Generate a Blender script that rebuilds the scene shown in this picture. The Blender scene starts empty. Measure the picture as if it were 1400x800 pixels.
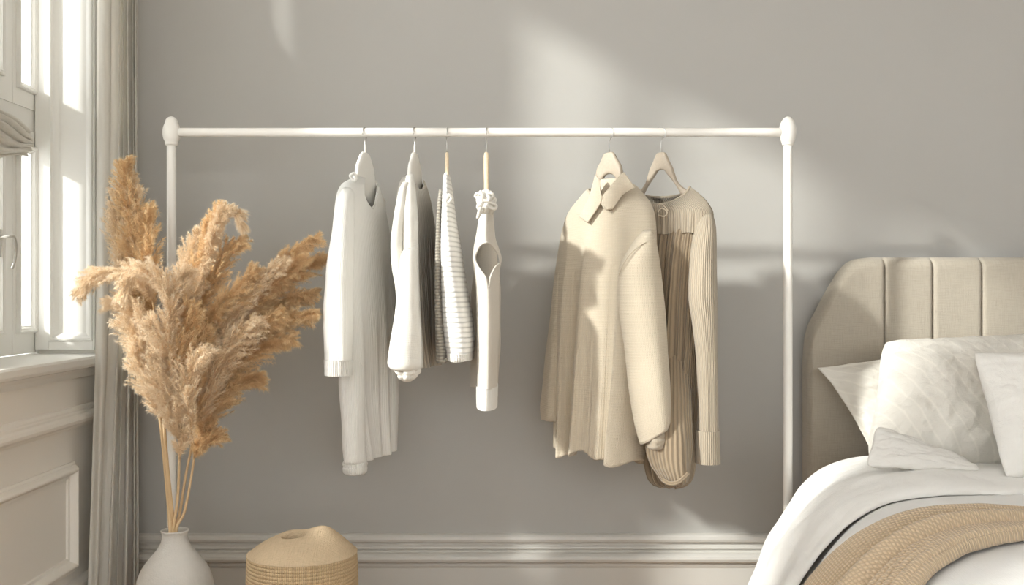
import bpy, bmesh, math, random
import numpy as np
from mathutils import Vector, noise
PI = math.pi
rng = np.random.default_rng(7)
random.seed(7)
COL = bpy.context.scene.collection
F = 1361.0                      # focal length in pixels of a 1400 wide frame

def P(px, py, Y):               # point of the room seen at (px, py) at distance Y
    return ((px - 700) / F * Y, Y, 1 + (400 - py) / F * Y)
def PX(px, Y): return (px - 700) / F * Y
def PZ(py, Y): return 1 + (400 - py) / F * Y

# ------------------------------------------------------------------ materials
def nodes(name):
    m = bpy.data.materials.new(name); m.use_nodes = True
    nt = m.node_tree
    b = nt.nodes['Principled BSDF']
    return m, nt, b
def N(nt, t, **kw):
    n = nt.nodes.new(t)
    for k, v in kw.items():
        if k in n.inputs: n.inputs[k].default_value = v
        else: setattr(n, k, v)
    return n
def L(nt, a, b): nt.links.new(a, b)
def rgb(c): return (c[0], c[1], c[2], 1)

def plain(name, col, rough=0.6, var=0.04, scale=8, bump=0.0, bscale=200, spec=0.3, sheen=0.0):
    m, nt, b = nodes(name)
    b.inputs['Roughness'].default_value = rough
    b.inputs['Specular IOR Level'].default_value = spec
    b.inputs['Sheen Weight'].default_value = sheen
    tc = N(nt, 'ShaderNodeTexCoord')
    nz = N(nt, 'ShaderNodeTexNoise', Scale=scale, Detail=3.0)
    L(nt, tc.outputs['Object'], nz.inputs['Vector'])
    mx = N(nt, 'ShaderNodeMix'); mx.data_type = 'RGBA'
    mx.inputs[6].default_value = rgb([c * (1 - var) for c in col])
    mx.inputs[7].default_value = rgb([min(1, c * (1 + var)) for c in col])
    L(nt, nz.outputs['Fac'], mx.inputs[0]); L(nt, mx.outputs[2], b.inputs['Base Color'])
    if bump:
        n2 = N(nt, 'ShaderNodeTexNoise', Scale=bscale, Detail=4.0)
        L(nt, tc.outputs['Object'], n2.inputs['Vector'])
        bp = N(nt, 'ShaderNodeBump', Strength=bump, Distance=0.002)
        L(nt, n2.outputs['Fac'], bp.inputs['Height']); L(nt, bp.outputs[0], b.inputs['Normal'])
    return m

def cloth(name, col, ribu=0, ribv=0, depth=0.002, groove=0.25, strength=0.8, weave=0.0, grain=0.3, transl=0.0, sheen=0.25, gscale=500, wr=0.0, wscale=6, sharp=.45, lines=0):
    """knitted or woven cloth; UV is in metres, ribu / ribv = rib pitch in metres around / along"""
    m, nt, b = nodes(name)
    b.inputs['Roughness'].default_value = 0.9
    b.inputs['Specular IOR Level'].default_value = 0.15
    b.inputs['Sheen Weight'].default_value = sheen
    b.inputs['Sheen Roughness'].default_value = 0.6
    tc = N(nt, 'ShaderNodeTexCoord')
    uv = N(nt, 'ShaderNodeSeparateXYZ'); L(nt, tc.outputs['UV'], uv.inputs[0])
    nz = N(nt, 'ShaderNodeTexNoise', Scale=gscale, Detail=2.0); L(nt, tc.outputs['UV'], nz.inputs['Vector'])
    big = N(nt, 'ShaderNodeTexNoise', Scale=40, Detail=2.0); L(nt, tc.outputs['UV'], big.inputs['Vector'])
    hs = []
    def math_(op, a, bb):
        n = N(nt, 'ShaderNodeMath', operation=op)
        for i, x in enumerate((a, bb)):
            if x is None: continue
            if isinstance(x, (int, float)): n.inputs[i].default_value = x
            else: L(nt, x, n.inputs[i])
        return n.outputs[0]
    def rib(sock, pitch):
        a = math_('MULTIPLY', sock, 2 * PI / pitch)
        j = math_('MULTIPLY', big.outputs['Fac'], 0.9)
        a = math_('ADD', a, j)
        s = math_('SINE', a, None)
        s = math_('MULTIPLY_ADD', s, 0.5); s.node.inputs[2].default_value = 0.5
        return s
    if ribu: hs.append(rib(uv.outputs[0], ribu))
    if ribv: hs.append(rib(uv.outputs[1], ribv))
    if weave:
        th = []
        for sc_ in ((1.6 / weave, .11 / weave, 1), (.11 / weave, 1.6 / weave, 1)):
            mp = N(nt, 'ShaderNodeMapping'); mp.inputs['Scale'].default_value = sc_
            L(nt, tc.outputs['UV'], mp.inputs[0])
            nn = N(nt, 'ShaderNodeTexNoise', Scale=1.0, Detail=2.0); L(nt, mp.outputs[0], nn.inputs['Vector'])
            th.append(nn.outputs['Fac'])
        hs.append(math_('MULTIPLY', math_('MULTIPLY', th[0], th[1]), 3.0))
    h = None
    for x in hs: h = x if h is None else math_('MULTIPLY', h, x)
    if h is not None and sharp < .4: h = math_('POWER', h, sharp)
    g = math_('MULTIPLY', nz.outputs['Fac'], grain)
    ht = g if h is None else math_('ADD', h, g)
    if wr:
        w1 = N(nt, 'ShaderNodeTexNoise', Scale=wscale, Detail=5.0, Roughness=0.5, Distortion=1.2)
        L(nt, tc.outputs['UV'], w1.inputs['Vector'])
        bw = N(nt, 'ShaderNodeBump', Strength=wr, Distance=0.02); L(nt, w1.outputs['Fac'], bw.inputs['Height'])
    bp = N(nt, 'ShaderNodeBump', Strength=strength, Distance=depth)
    L(nt, ht, bp.inputs['Height']); L(nt, bp.outputs[0], b.inputs['Normal'])
    if wr: L(nt, bw.outputs[0], bp.inputs['Normal'])
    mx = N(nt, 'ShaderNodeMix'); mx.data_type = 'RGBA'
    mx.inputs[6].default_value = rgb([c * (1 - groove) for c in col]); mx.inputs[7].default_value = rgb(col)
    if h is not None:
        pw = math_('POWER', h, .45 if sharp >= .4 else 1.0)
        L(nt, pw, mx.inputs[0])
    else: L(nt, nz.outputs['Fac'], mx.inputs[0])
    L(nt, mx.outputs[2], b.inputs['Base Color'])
    if lines:
        wv = N(nt, 'ShaderNodeTexWave', Scale=lines, Distortion=2.5, Detail=1.0); wv.bands_direction = 'DIAGONAL'
        wv.inputs['Detail Scale'].default_value = .25
        L(nt, tc.outputs['UV'], wv.inputs['Vector'])
        pwv = math_('POWER', wv.outputs['Fac'], 14.0)
        m2 = N(nt, 'ShaderNodeMix'); m2.data_type = 'RGBA'
        L(nt, math_('MULTIPLY', pwv, .35), m2.inputs[0]); L(nt, mx.outputs[2], m2.inputs[6]); m2.inputs[7].default_value = rgb([min(1, c * 1.25) for c in col])
        L(nt, m2.outputs[2], b.inputs['Base Color'])
    if transl:
        tr = N(nt, 'ShaderNodeBsdfTranslucent'); L(nt, mx.outputs[2], tr.inputs['Color'])
        ms = N(nt, 'ShaderNodeMixShader'); ms.inputs[0].default_value = transl
        out = nt.nodes['Material Output']
        L(nt, b.outputs[0], ms.inputs[1]); L(nt, tr.outputs[0], ms.inputs[2]); L(nt, ms.outputs[0], out.inputs['Surface'])
    return m

def wood(name, col):
    m, nt, b = nodes(name)
    b.inputs['Roughness'].default_value = 0.55
    tc = N(nt, 'ShaderNodeTexCoord')
    mp = N(nt, 'ShaderNodeMapping'); mp.inputs['Scale'].default_value = (6, 60, 60); L(nt, tc.outputs['Object'], mp.inputs[0])
    nz = N(nt, 'ShaderNodeTexNoise', Scale=4, Detail=5.0, Distortion=0.6); L(nt, mp.outputs[0], nz.inputs['Vector'])
    mx = N(nt, 'ShaderNodeMix'); mx.data_type = 'RGBA'
    mx.inputs[6].default_value = rgb([c * .8 for c in col]); mx.inputs[7].default_value = rgb([min(1, c * 1.12) for c in col])
    L(nt, nz.outputs['Fac'], mx.inputs[0]); L(nt, mx.outputs[2], b.inputs['Base Color'])
    return m

WALLC = (0.458, 0.447, 0.422)
M = {}
M['wall'] = plain('wall_paint', WALLC, 0.85, 0.02, 3, 0.12, 300, 0.2)
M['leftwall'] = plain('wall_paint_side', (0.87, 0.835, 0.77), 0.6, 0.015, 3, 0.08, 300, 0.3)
M['trim'] = plain('baseboard_paint', (.60, .58, .54), .38, .01, 5, 0, 0, .5)
M['ceil'] = plain('ceiling_paint', (0.72, 0.70, 0.66), 0.9, 0.01)
M['frame'] = plain('window_paint', (0.84, 0.83, 0.79), 0.4, 0.01, 5, 0, 0, 0.4)
M['rack'] = plain('rack_enamel', (0.84, 0.82, 0.77), 0.32, 0.01, 5, 0, 0, 0.5)
M['wire'] = plain('hook_wire', (0.55, 0.54, 0.52), 0.3, 0.02, 5); M['wire'].node_tree.nodes['Principled BSDF'].inputs['Metallic'].default_value = 0.9
M['whitewood'] = plain('white_hanger_paint', (0.80, 0.78, 0.73), 0.45, 0.02)
M['wood'] = wood('pale_hanger_wood', (0.50, 0.425, 0.335))
M['wood2'] = wood('honey_hanger_wood', (0.74, 0.60, 0.42))
M['handle'] = plain('brushed_nickel', (0.5, 0.48, 0.44), 0.3, 0.02); M['handle'].node_tree.nodes['Principled BSDF'].inputs['Metallic'].default_value = 0.7
M['ceramic'] = plain('matt_ceramic', (0.63, 0.61, 0.57), 0.75, 0.06, 60, 0.5, 260, 0.25)
M['floor'] = wood('oak_floor', (0.36, 0.215, 0.10))
M['pink'] = plain('dark_recess', (0.1, 0.09, 0.07), 0.9)

def glass():
    m, nt, b = nodes('window_glass')
    out = nt.nodes['Material Output']
    tr = N(nt, 'ShaderNodeBsdfTransparent'); tr.inputs[0].default_value = (.97, .98, .97, 1)
    gl = N(nt, 'ShaderNodeBsdfGlossy', Roughness=0.03)
    ms = N(nt, 'ShaderNodeMixShader'); ms.inputs[0].default_value = 0.06
    L(nt, tr.outputs[0], ms.inputs[1]); L(nt, gl.outputs[0], ms.inputs[2]); L(nt, ms.outputs[0], out.inputs['Surface'])
    return m
M['glass'] = glass()

# ------------------------------------------------------------------ mesh helpers
def link(name, me, mat=None, parent=None, smooth=False):
    o = bpy.data.objects.new(name, me); COL.objects.link(o)
    if mat: me.materials.append(mat)
    if parent: o.parent = parent
    if smooth: me.polygons.foreach_set('use_smooth', [True] * len(me.polygons))
    return o
def tag(o, label, cat, group=None, kind=None):
    o['label'] = label; o['category'] = cat
    if group: o['group'] = group
    if kind: o['kind'] = kind
    return o
def empty(name, label, cat, group=None):
    o = bpy.data.objects.new(name, None); COL.objects.link(o)
    o.empty_display_size = 0.05
    o['kind'] = 'thing'
    return tag(o, label, cat, group)
def place(o, loc):
    """move a thing's base to loc, keeping its parts where they are"""
    v = Vector(loc)
    o.location = v
    for c in o.children:
        c.location = c.location - v
def struct(o): o['kind'] = 'structure'; return o

def boxes(name, bs, mat, parent=None, bevel=0.0):
    bm = bmesh.new()
    for (x0, x1, y0, y1, z0, z1) in bs:
        vs = [bm.verts.new((x, y, z)) for x in (x0, x1) for y in (y0, y1) for z in (z0, z1)]
        for f in ((0,1,3,2),(4,6,7,5),(0,4,5,1),(2,3,7,6),(0,2,6,4),(1,5,7,3)):
            bm.faces.new([vs[i] for i in f])
    if bevel:
        bmesh.ops.bevel(bm, geom=bm.edges[:], offset=bevel, segments=2, affect='EDGES', profile=.6)
    bmesh.ops.recalc_face_normals(bm, faces=bm.faces[:])
    me = bpy.data.meshes.new(name); bm.to_mesh(me); bm.free()
    return link(name, me, mat, parent)

def grid_mesh(name, V, UV=None, close_u=False, mat=None, parent=None, smooth=True, cap0=False, cap1=False, keep=None, solid=0.0, sub=0):
    """V: rows x cols x 3"""
    R, C, _ = V.shape
    cols = C if close_u else C - 1
    i = np.arange(R - 1)[:, None]; j = np.arange(cols)[None, :]
    jn = (j + 1) % C
    q = np.stack([i * C + j, i * C + jn, (i + 1) * C + jn, (i + 1) * C + j], -1).reshape(-1, 4)
    corner_uv = None
    if UV is not None:
        ju = j + 1
        if close_u:
            UVp = np.concatenate([UV, UV[:, :1] * 0 + np.stack([UV[:, -1, 0] + (UV[:, -1, 0] - UV[:, -2, 0]), UV[:, 0, 1]], -1)[:, None]], 1)
        else: UVp = UV
        ii = np.broadcast_to(i, (R - 1, cols)); jj = np.broadcast_to(j, (R - 1, cols))
        corner_uv = np.stack([UVp[ii, jj], UVp[ii, jj + 1], UVp[ii + 1, jj + 1], UVp[ii + 1, jj]], -2).reshape(-1, 4, 2)
    if keep is not None:
        q = q[keep.reshape(-1)]
        if corner_uv is not None: corner_uv = corner_uv[keep.reshape(-1)]
    faces = q.tolist()
    verts = V.reshape(-1, 3)
    extra = []
    if cap0: faces.append(list(range(C))[::-1]); extra.append(C)
    if cap1: faces.append(list(range((R - 1) * C, R * C))); extra.append(C)
    me = bpy.data.meshes.new(name)
    me.from_pydata(verts.tolist(), [], faces)
    if corner_uv is not None:
        ul = me.uv_layers.new(name='UVMap')
        flat = np.zeros((len(me.loops), 2)); flat[:len(q) * 4] = corner_uv.reshape(-1, 2)
        ul.data.foreach_set('uv', flat.reshape(-1))
    me.update()
    o = link(name, me, mat, parent, smooth)
    if sub:
        s = o.modifiers.new('sub', 'SUBSURF'); s.levels = sub; s.render_levels = sub
    if solid:
        s = o.modifiers.new('solid', 'SOLIDIFY'); s.thickness = solid; s.offset = -1
    return o

def interp(rows, n):
    """smooth (pchip) interpolation of rows[(key, a, b, ...)] -> n samples over the key"""
    A = np.array(rows, float); k = A[:, 0]
    t = np.linspace(k[0], k[-1], n)
    sg = 1 if k[-1] > k[0] else -1
    kk = k * sg; tt = t * sg
    out = [t]
    h = np.diff(kk)
    for c in range(1, A.shape[1]):
        y = A[:, c]; d = np.diff(y) / h
        m = np.zeros(len(y))
        for i in range(1, len(y) - 1):
            if d[i-1] * d[i] > 0:
                w1 = 2 * h[i] + h[i-1]; w2 = h[i] + 2 * h[i-1]
                m[i] = (w1 + w2) / (w1 / d[i-1] + w2 / d[i])
        m[0] = d[0]; m[-1] = d[-1]
        idx = np.clip(np.searchsorted(kk, tt, side='right') - 1, 0, len(h) - 1)
        s = (tt - kk[idx]) / h[idx]; H = h[idx]
        out.append((2*s**3 - 3*s**2 + 1) * y[idx] + (s**3 - 2*s**2 + s) * H * m[idx] + (-2*s**3 + 3*s**2) * y[idx+1] + (s**3 - s**2) * H * m[idx+1])
    return out

def lathe(name, prof, c, mat, parent=None, seg=64, wob=None, uvs=True):
    """prof [(z, r)] bottom to top, c = (x, y)"""
    prof = np.array(prof, float)
    ph = np.linspace(0, 2 * PI, seg, endpoint=False)
    z = prof[:, 0][:, None] + 0 * ph; r = prof[:, 1][:, None] + 0 * ph
    V = np.stack([c[0] + r * np.cos(ph), c[1] + r * np.sin(ph), z], -1)
    rr = prof[:, 1].max()
    ln = np.concatenate([[0], np.cumsum(np.hypot(np.diff(prof[:, 0]), np.diff(prof[:, 1])))])
    UV = np.stack([np.broadcast_to(ph * rr, z.shape), np.broadcast_to(ln[:, None], z.shape)], -1)
    return grid_mesh(name, V, UV, True, mat, parent)

def tube(name, pts, r, mat, parent=None, seg=12, caps=True):
    pts = np.array(pts, float); n = len(pts)
    r = np.broadcast_to(np.array(r, float), (n,))
    T = np.gradient(pts, axis=0); T /= np.linalg.norm(T, axis=1)[:, None] + 1e-12
    up = np.array([0, 0, 1.0]) if abs(T[0][2]) < .9 else np.array([1.0, 0, 0])
    A = np.zeros_like(pts)
    a = up - T[0] * np.dot(up, T[0]); a /= np.linalg.norm(a); A[0] = a
    for i in range(1, n):
        a = A[i-1] - T[i] * np.dot(A[i-1], T[i]); A[i] = a / np.linalg.norm(a)
    B = np.cross(T, A)
    ph = np.linspace(0, 2 * PI, seg, endpoint=False)
    V = pts[:, None] + r[:, None, None] * (A[:, None] * np.cos(ph)[None, :, None] + B[:, None] * np.sin(ph)[None, :, None])
    ln = np.concatenate([[0], np.cumsum(np.linalg.norm(np.diff(pts, axis=0), axis=1))])
    UV = np.stack([np.broadcast_to(ph * r.max(), (n, seg)), np.broadcast_to(ln[:, None], (n, seg))], -1)
    return grid_mesh(name, V, UV, True, mat, parent, cap0=caps, cap1=caps)

def bez(pts, n=20):
    """Catmull-Rom through pts"""
    p = np.array(pts, float); p = np.vstack([2 * p[0] - p[1], p, 2 * p[-1] - p[-2]])
    out = []
    for i in range(1, len(p) - 2):
        for t in np.linspace(0, 1, n, endpoint=False):
            out.append(.5 * ((2 * p[i]) + (-p[i-1] + p[i+1]) * t + (2*p[i-1] - 5*p[i] + 4*p[i+1] - p[i+2]) * t*t + (-p[i-1] + 3*p[i] - 3*p[i+1] + p[i+2]) * t**3))
    out.append(p[-2]); return np.array(out)

def extrude_profile(name, prof, axis, a0, a1, mat, parent=None, smooth=False):
    """prof: list of 3D offset points (closed polygon) swept along axis from a0 to a1; prof pts are (p, q)"""
    n = len(prof)
    verts = []
    for a in (a0, a1):
        for (p, q) in prof:
            verts.append((a, p, q) if axis == 'x' else (p, a, q))
    faces = [[i, (i + 1) % n, n + (i + 1) % n, n + i] for i in range(n)] + [list(range(n))[::-1], list(range(n, 2 * n))]
    me = bpy.data.meshes.new(name); me.from_pydata(verts, [], faces); me.update()
    bm = bmesh.new(); bm.from_mesh(me); bmesh.ops.recalc_face_normals(bm, faces=bm.faces[:]); bm.to_mesh(me); bm.free()
    return link(name, me, mat, parent)

def frame_ring(name, O, A, B, Nn, a0, a1, b0, b1, prof, mat, parent=None):
    """mitred moulding: rectangle on the plane O + a*A + b*B, prof [(inset, height)] along inwards"""
    O, A, B, Nn = (np.array(v, float) for v in (O, A, B, Nn))
    verts = []
    for (ins, h) in prof:
        for (a, b) in ((a0 + ins, b0 + ins), (a1 - ins, b0 + ins), (a1 - ins, b1 - ins), (a0 + ins, b1 - ins)):
            verts.append((O + A * a + B * b + Nn * h).tolist())
    faces = []
    for i in range(len(prof) - 1):
        for k in range(4):
            faces.append([i * 4 + k, i * 4 + (k + 1) % 4, (i + 1) * 4 + (k + 1) % 4, (i + 1) * 4 + k])
    me = bpy.data.meshes.new(name); me.from_pydata(verts, [], faces); me.update()
    bm = bmesh.new(); bm.from_mesh(me); bmesh.ops.recalc_face_normals(bm, faces=bm.faces[:]); bm.to_mesh(me); bm.free()
    return link(name, me, mat, parent)

def bead(h0, h1, out0, bulge, n=6):
    """half round between heights h0..h1 (list of (out, h))"""
    return [(out0 + bulge * math.sin(PI * i / n), h0 + (h1 - h0) * (1 - math.cos(PI * i / n)) / 2) for i in range(n + 1)]

# ------------------------------------------------------------------ the room
WX = -1.27      # left wall, room side
GX = -1.457     # window frames
YB = 3.2        # back wall
ZC = 3.0
struct(boxes('wall_back', [(-1.75, 4.2, YB, YB + .12, -.05, ZC)], M['wall']))
struct(boxes('floor', [(-1.75, 4.2, -2.6, YB + .12, -.1, 0)], M['floor']))
struct(boxes('ceiling', [(-1.75, 4.2, -2.6, YB + .12, ZC, ZC + .1)], M['ceil']))
struct(boxes('wall_front', [(-1.75, -1.1, -2.7, -2.6, -.05, ZC), (3.9, 4.2, -2.7, -2.6, -.05, ZC), (-1.1, 3.9, -2.7, -2.6, -.05, .7), (-1.1, 3.9, -2.7, -2.6, 2.5, ZC)], M['wall']))
w4 = bpy.data.objects.new('fill_window_2', None); COL.objects.link(w4); struct(w4)  # unseen window behind the camera, added for soft frontal fill
boxes('window_frame', [(-1.1, -1.05, -2.69, -2.62, .7, 2.5), (3.85, 3.9, -2.69, -2.62, .7, 2.5), (-1.05, 3.85, -2.69, -2.62, .7, .75), (-1.05, 3.85, -2.69, -2.62, 2.45, 2.5), (.55, .61, -2.69, -2.62, .75, 2.45), (2.2, 2.26, -2.69, -2.62, .75, 2.45)], M['frame'], w4)
for x0, x1 in ((-1.05, .55), (.61, 2.2), (2.26, 3.85)):
    boxes('glass', [(x0, x1, -2.66, -2.656, .75, 2.45)], M['glass'], w4)
struct(boxes('wall_right', [(4.1, 4.2, -2.6, YB, 0, ZC)], M['wall']))
ZS = .813                       # sill
ZH = 2.76                       # window head
W1 = (2.447, 3.06)               # first window (Y range)
W2 = (1.15, 2.42)               # second window
XO = GX - .10
W3 = (-2.2, .45)
struct(boxes('wall_left', [
    (XO, WX, -2.6, YB, 0, ZS - .03), (XO, WX, -2.6, YB, ZH, ZC),
    (XO, WX, W1[1], YB, ZS - .03, ZH), (XO, WX, W2[1], W1[0], ZS - .03, ZH), (XO, WX, W3[1], W2[0], ZS - .03, ZH), (XO, WX, -2.6, W3[0], ZS - .03, ZH)], M['leftwall']))

# baseboard on the back wall
def zb(py): return PZ(py, YB - .02)
o = []
pr = [(0, 0), (.020, 0), (.020, zb(777)), (.024, zb(773)), (.024, zb(770))] + bead(zb(770), zb(756), .020, .022) + \
     [(.014, zb(755)), (.014, zb(753))] + bead(zb(753), zb(747), .010, .008) + [(.008, zb(746)), (.008, zb(744))] + bead(zb(744), zb(731.5), .008, .014) + [(0, zb(731))]
struct(extrude_profile('baseboard_back', [(YB - p, q) for p, q in pr], 'x', -1.26, 4.1, M['trim']))
# left wall mouldings
struct(extrude_profile('baseboard_left', [(WX + p, q) for p, q in [(0, 0), (.018, 0), (.018, .12)] + bead(.12, .155, .014, .012) + [(.006, .165), (0, .17)]], 'y', -2.6, 3.2, M['leftwall']))
struct(extrude_profile('trim_1', [(WX + p, q) for p, q in [(0, .605), (.008, .607), (.012, .615)] + bead(.617, .652, .014, .020) + [(.010, .655), (.010, .66), (.006, .668), (0, .67)]], 'y', -2.6, 3.2, M['leftwall']))
mprof = [(0, 0), (0, .006), (.006, .010)] + [(.008 + .026 * i / 8, .010 + .016 * math.sin(PI * i / 8)) for i in range(9)] + [(.036, .007), (.044, .006), (.046, 0)]
for k, (y0, y1) in enumerate(((1.75, 2.88), (.45, 1.58))):
    struct(frame_ring('trim_%d' % (k + 2), (WX, 0, 0), (0, 1, 0), (0, 0, 1), (1, 0, 0), y0, y1, .195, .512, mprof, M['leftwall']))

# ---- windows
def sill(name, parent, y0, y1):
    pr = [(XO + .02, ZS - .028), (WX + .018, ZS - .028), (WX + .02, ZS - .06), (WX + .002, ZS - .075), (WX + .002, ZS - .028)]
    x1 = WX + .045
    prof = [(XO + .02, ZS - .0299), (WX, ZS - .0299), (WX, ZS - .062), (WX + .012, ZS - .06), (WX + .02, ZS - .045), (WX + .028, ZS - .034), (x1 - .004, ZS - .030), (x1, ZS - .022), (x1, ZS - .006), (x1 - .005, ZS), (XO + .02, ZS)]
    return extrude_profile(name, prof, 'y', y0, y1, M['frame'], parent)
def pane(parent, y0, y1, z0, z1):
    return boxes('glass', [(GX - .020, GX - .016, y0 - .004, y1 + .004, z0 - .004, z1 + .004)], M['glass'], parent)
bev = [(0, .0), (.0, .010), (.006, .012), (.010, .006), (.016, .006), (.022, -.004), (.026, -.018)]
def sash(parent, y0, y1, z0, z1, gy0, gy1, gz0, gz1):
    """a sash between y0..y1, z0..z1 with one glazed opening gy, gz"""
    f = boxes('sash', [(GX - .03, GX, y0, gy0 - .0, z0, z1), (GX - .03, GX, gy1, y1, z0, z1), (GX - .03, GX, gy0, gy1, z0, gz0), (GX - .03, GX, gy0, gy1, gz1, z1)], M['frame'], parent)
    frame_ring('glazing_bead', (GX, 0, 0), (0, 1, 0), (0, 0, 1), (1, 0, 0), gy0 - .022, gy1 + .022, gz0 - .022, gz1 + .022,
               [(0, 0), (.001, .010), (.006, .013), (.011, .009), (.014, .009), (.018, .003), (.022, -.01)], M['frame'], f)
    pane(f, gy0, gy1, gz0, gz1)
    return f
w1 = bpy.data.objects.new('window_1', None); COL.objects.link(w1); struct(w1)
zt0, zt1 = 1.44, 1.60
# outer frame of window 1: lining
boxes('window_frame', [(XO, GX + .004, W1[1] - .012, W1[1], ZS, ZH), (XO, GX + .004, W1[0], W1[0] + .05, ZS, ZH), (XO, GX + .004, W1[0] + .05, W1[1] - .012, ZH - .04, ZH),
                       (GX - .075, GX - .004, W1[0] + .05, W1[1] - .012, zt0 + .05, zt1 - .045)], M['frame'], w1)
sash(w1, 2.905, 3.046, ZS + .004, zt0 + .048, 2.948, 3.016, .90, 1.42)
sash(w1, 2.905, 3.046, zt1 - .046, ZH - .042, 2.948, 3.016, 1.625, ZH - .12)
sash(w1, W1[0] + .052, 2.902, ZS + .004, zt0 + .048, 2.765, 2.824, .90, 1.42)  # unseen slit of glass, added so sun whitens the curtain edge
frame_ring('sash_moulding', (GX, 0, 0), (0, 1, 0), (0, 0, 1), (1, 0, 0), 2.52, 2.735, .90, 1.42, [(0, 0), (.002, .008), (.012, .010), (.022, 0)], M['frame'], w1)
sash(w1, W1[0] + .052, 2.902, zt1 - .046, ZH - .042, 2.757, 2.824, 1.64, ZH - .10)  # unseen slit above, shaped for the curtain edge and wall sliver
sl = sill('window_sill', w1, -2.6 + 2.7, 3.10)
# handle
hx = GX + .012
hp = bez([(GX, 2.822, 1.155), (GX + .035, 2.823, 1.160), (GX + .04, 2.835, 1.155), (GX + .038, 2.848, 1.13), (GX + .034, 2.848, 1.09), (GX + .03, 2.842, 1.068)], 10)
ho = tube('handle', hp, .0042, M['handle'], w1, 10)
boxes('handle_plate', [(GX, GX + .006, 2.812, 2.834, 1.10, 1.18)], M['handle'], w1, .002)

# shutter leaf folded on the window's reveal
YJ = W1[1]
sh = bpy.data.objects.new('trim_4', None); COL.objects.link(sh); struct(sh)
jx0, jx1 = GX + .003, WX - .002
def PJ(px): return PX(px, YJ - .02)
boxes('reveal_panel', [(jx0, jx1, YJ - .014, YJ - .002, ZS + .012, ZH - .002)], M['frame'], sh)
boxes('panel_stile', [(jx0, PJ(68), YJ - .026, YJ - .014, ZS + .012, ZH - .002), (PJ(128), jx1, YJ - .026, YJ - .014, ZS + .012, ZH - .002), (PJ(68), PJ(128), YJ - .026, YJ - .014, ZS + .012, PZ(466, YJ)), (PJ(68), PJ(128), YJ - .026, YJ - .014, ZH - .1, ZH - .002)], M['frame'], sh, .002)
frame_ring('panel_moulding', (0, YJ - .014, 0), (1, 0, 0), (0, 0, 1), (0, -1, 0), PJ(68), PJ(128), PZ(466, YJ), ZH - .1,
           [(0, .012), (.002, .017), (.007, .018), (.010, .010), (.016, .008), (.024, .001), (.026, 0)], M['frame'], sh)
# second window
w2 = bpy.data.objects.new('window_2', None); COL.objects.link(w2); struct(w2)
fb = [(XO, GX, W2[0], W2[0] + .03, ZS, ZH), (XO, GX, W2[1] - .012, W2[1], ZS, ZH)]
boxes('window_frame', fb + [(XO, GX, W2[0] + .03, W2[1] - .012, ZS, ZS + .03), (XO, GX, W2[0] + .03, W2[1] - .012, ZH - .02, ZH),
      (XO, GX, 2.045, 2.08, ZS + .03, ZH - .02), (XO, GX, 1.60, 1.69, ZS + .03, ZH - .02), (XO, GX, W2[0] + .03, W2[0] + .05, ZS + .03, ZH - .02)], M['frame'], w2)
for y0, y1 in ((W2[0] + .05, 1.6), (1.69, 2.045), (2.08, W2[1] - .012)):
    boxes('glass', [(GX - .034, GX - .030, y0, y1, ZS + .03, ZH - .02)], M['glass'], w2)
w3 = bpy.data.objects.new('fill_window_1', None); COL.objects.link(w3); struct(w3)  # unseen window, added to bring more sky light from the left
boxes('window_frame', [(XO, GX, W3[0], W3[0] + .03, ZS, ZH), (XO, GX, W3[1] - .03, W3[1], ZS, ZH), (XO, GX, W3[0] + .03, W3[1] - .03, ZS, ZS + .03), (XO, GX, W3[0] + .03, W3[1] - .03, ZH - .02, ZH),
      (XO, GX, -.9, -.86, ZS + .03, ZH - .02)], M['frame'], w3)
for y0, y1 in ((W3[0] + .03, -.9), (-.86, W3[1] - .03)):
    boxes('glass', [(GX - .034, GX - .030, y0, y1, ZS + .03, ZH - .02)], M['glass'], w3)
sill('window_sill', w3, -2.59, .099)

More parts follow.
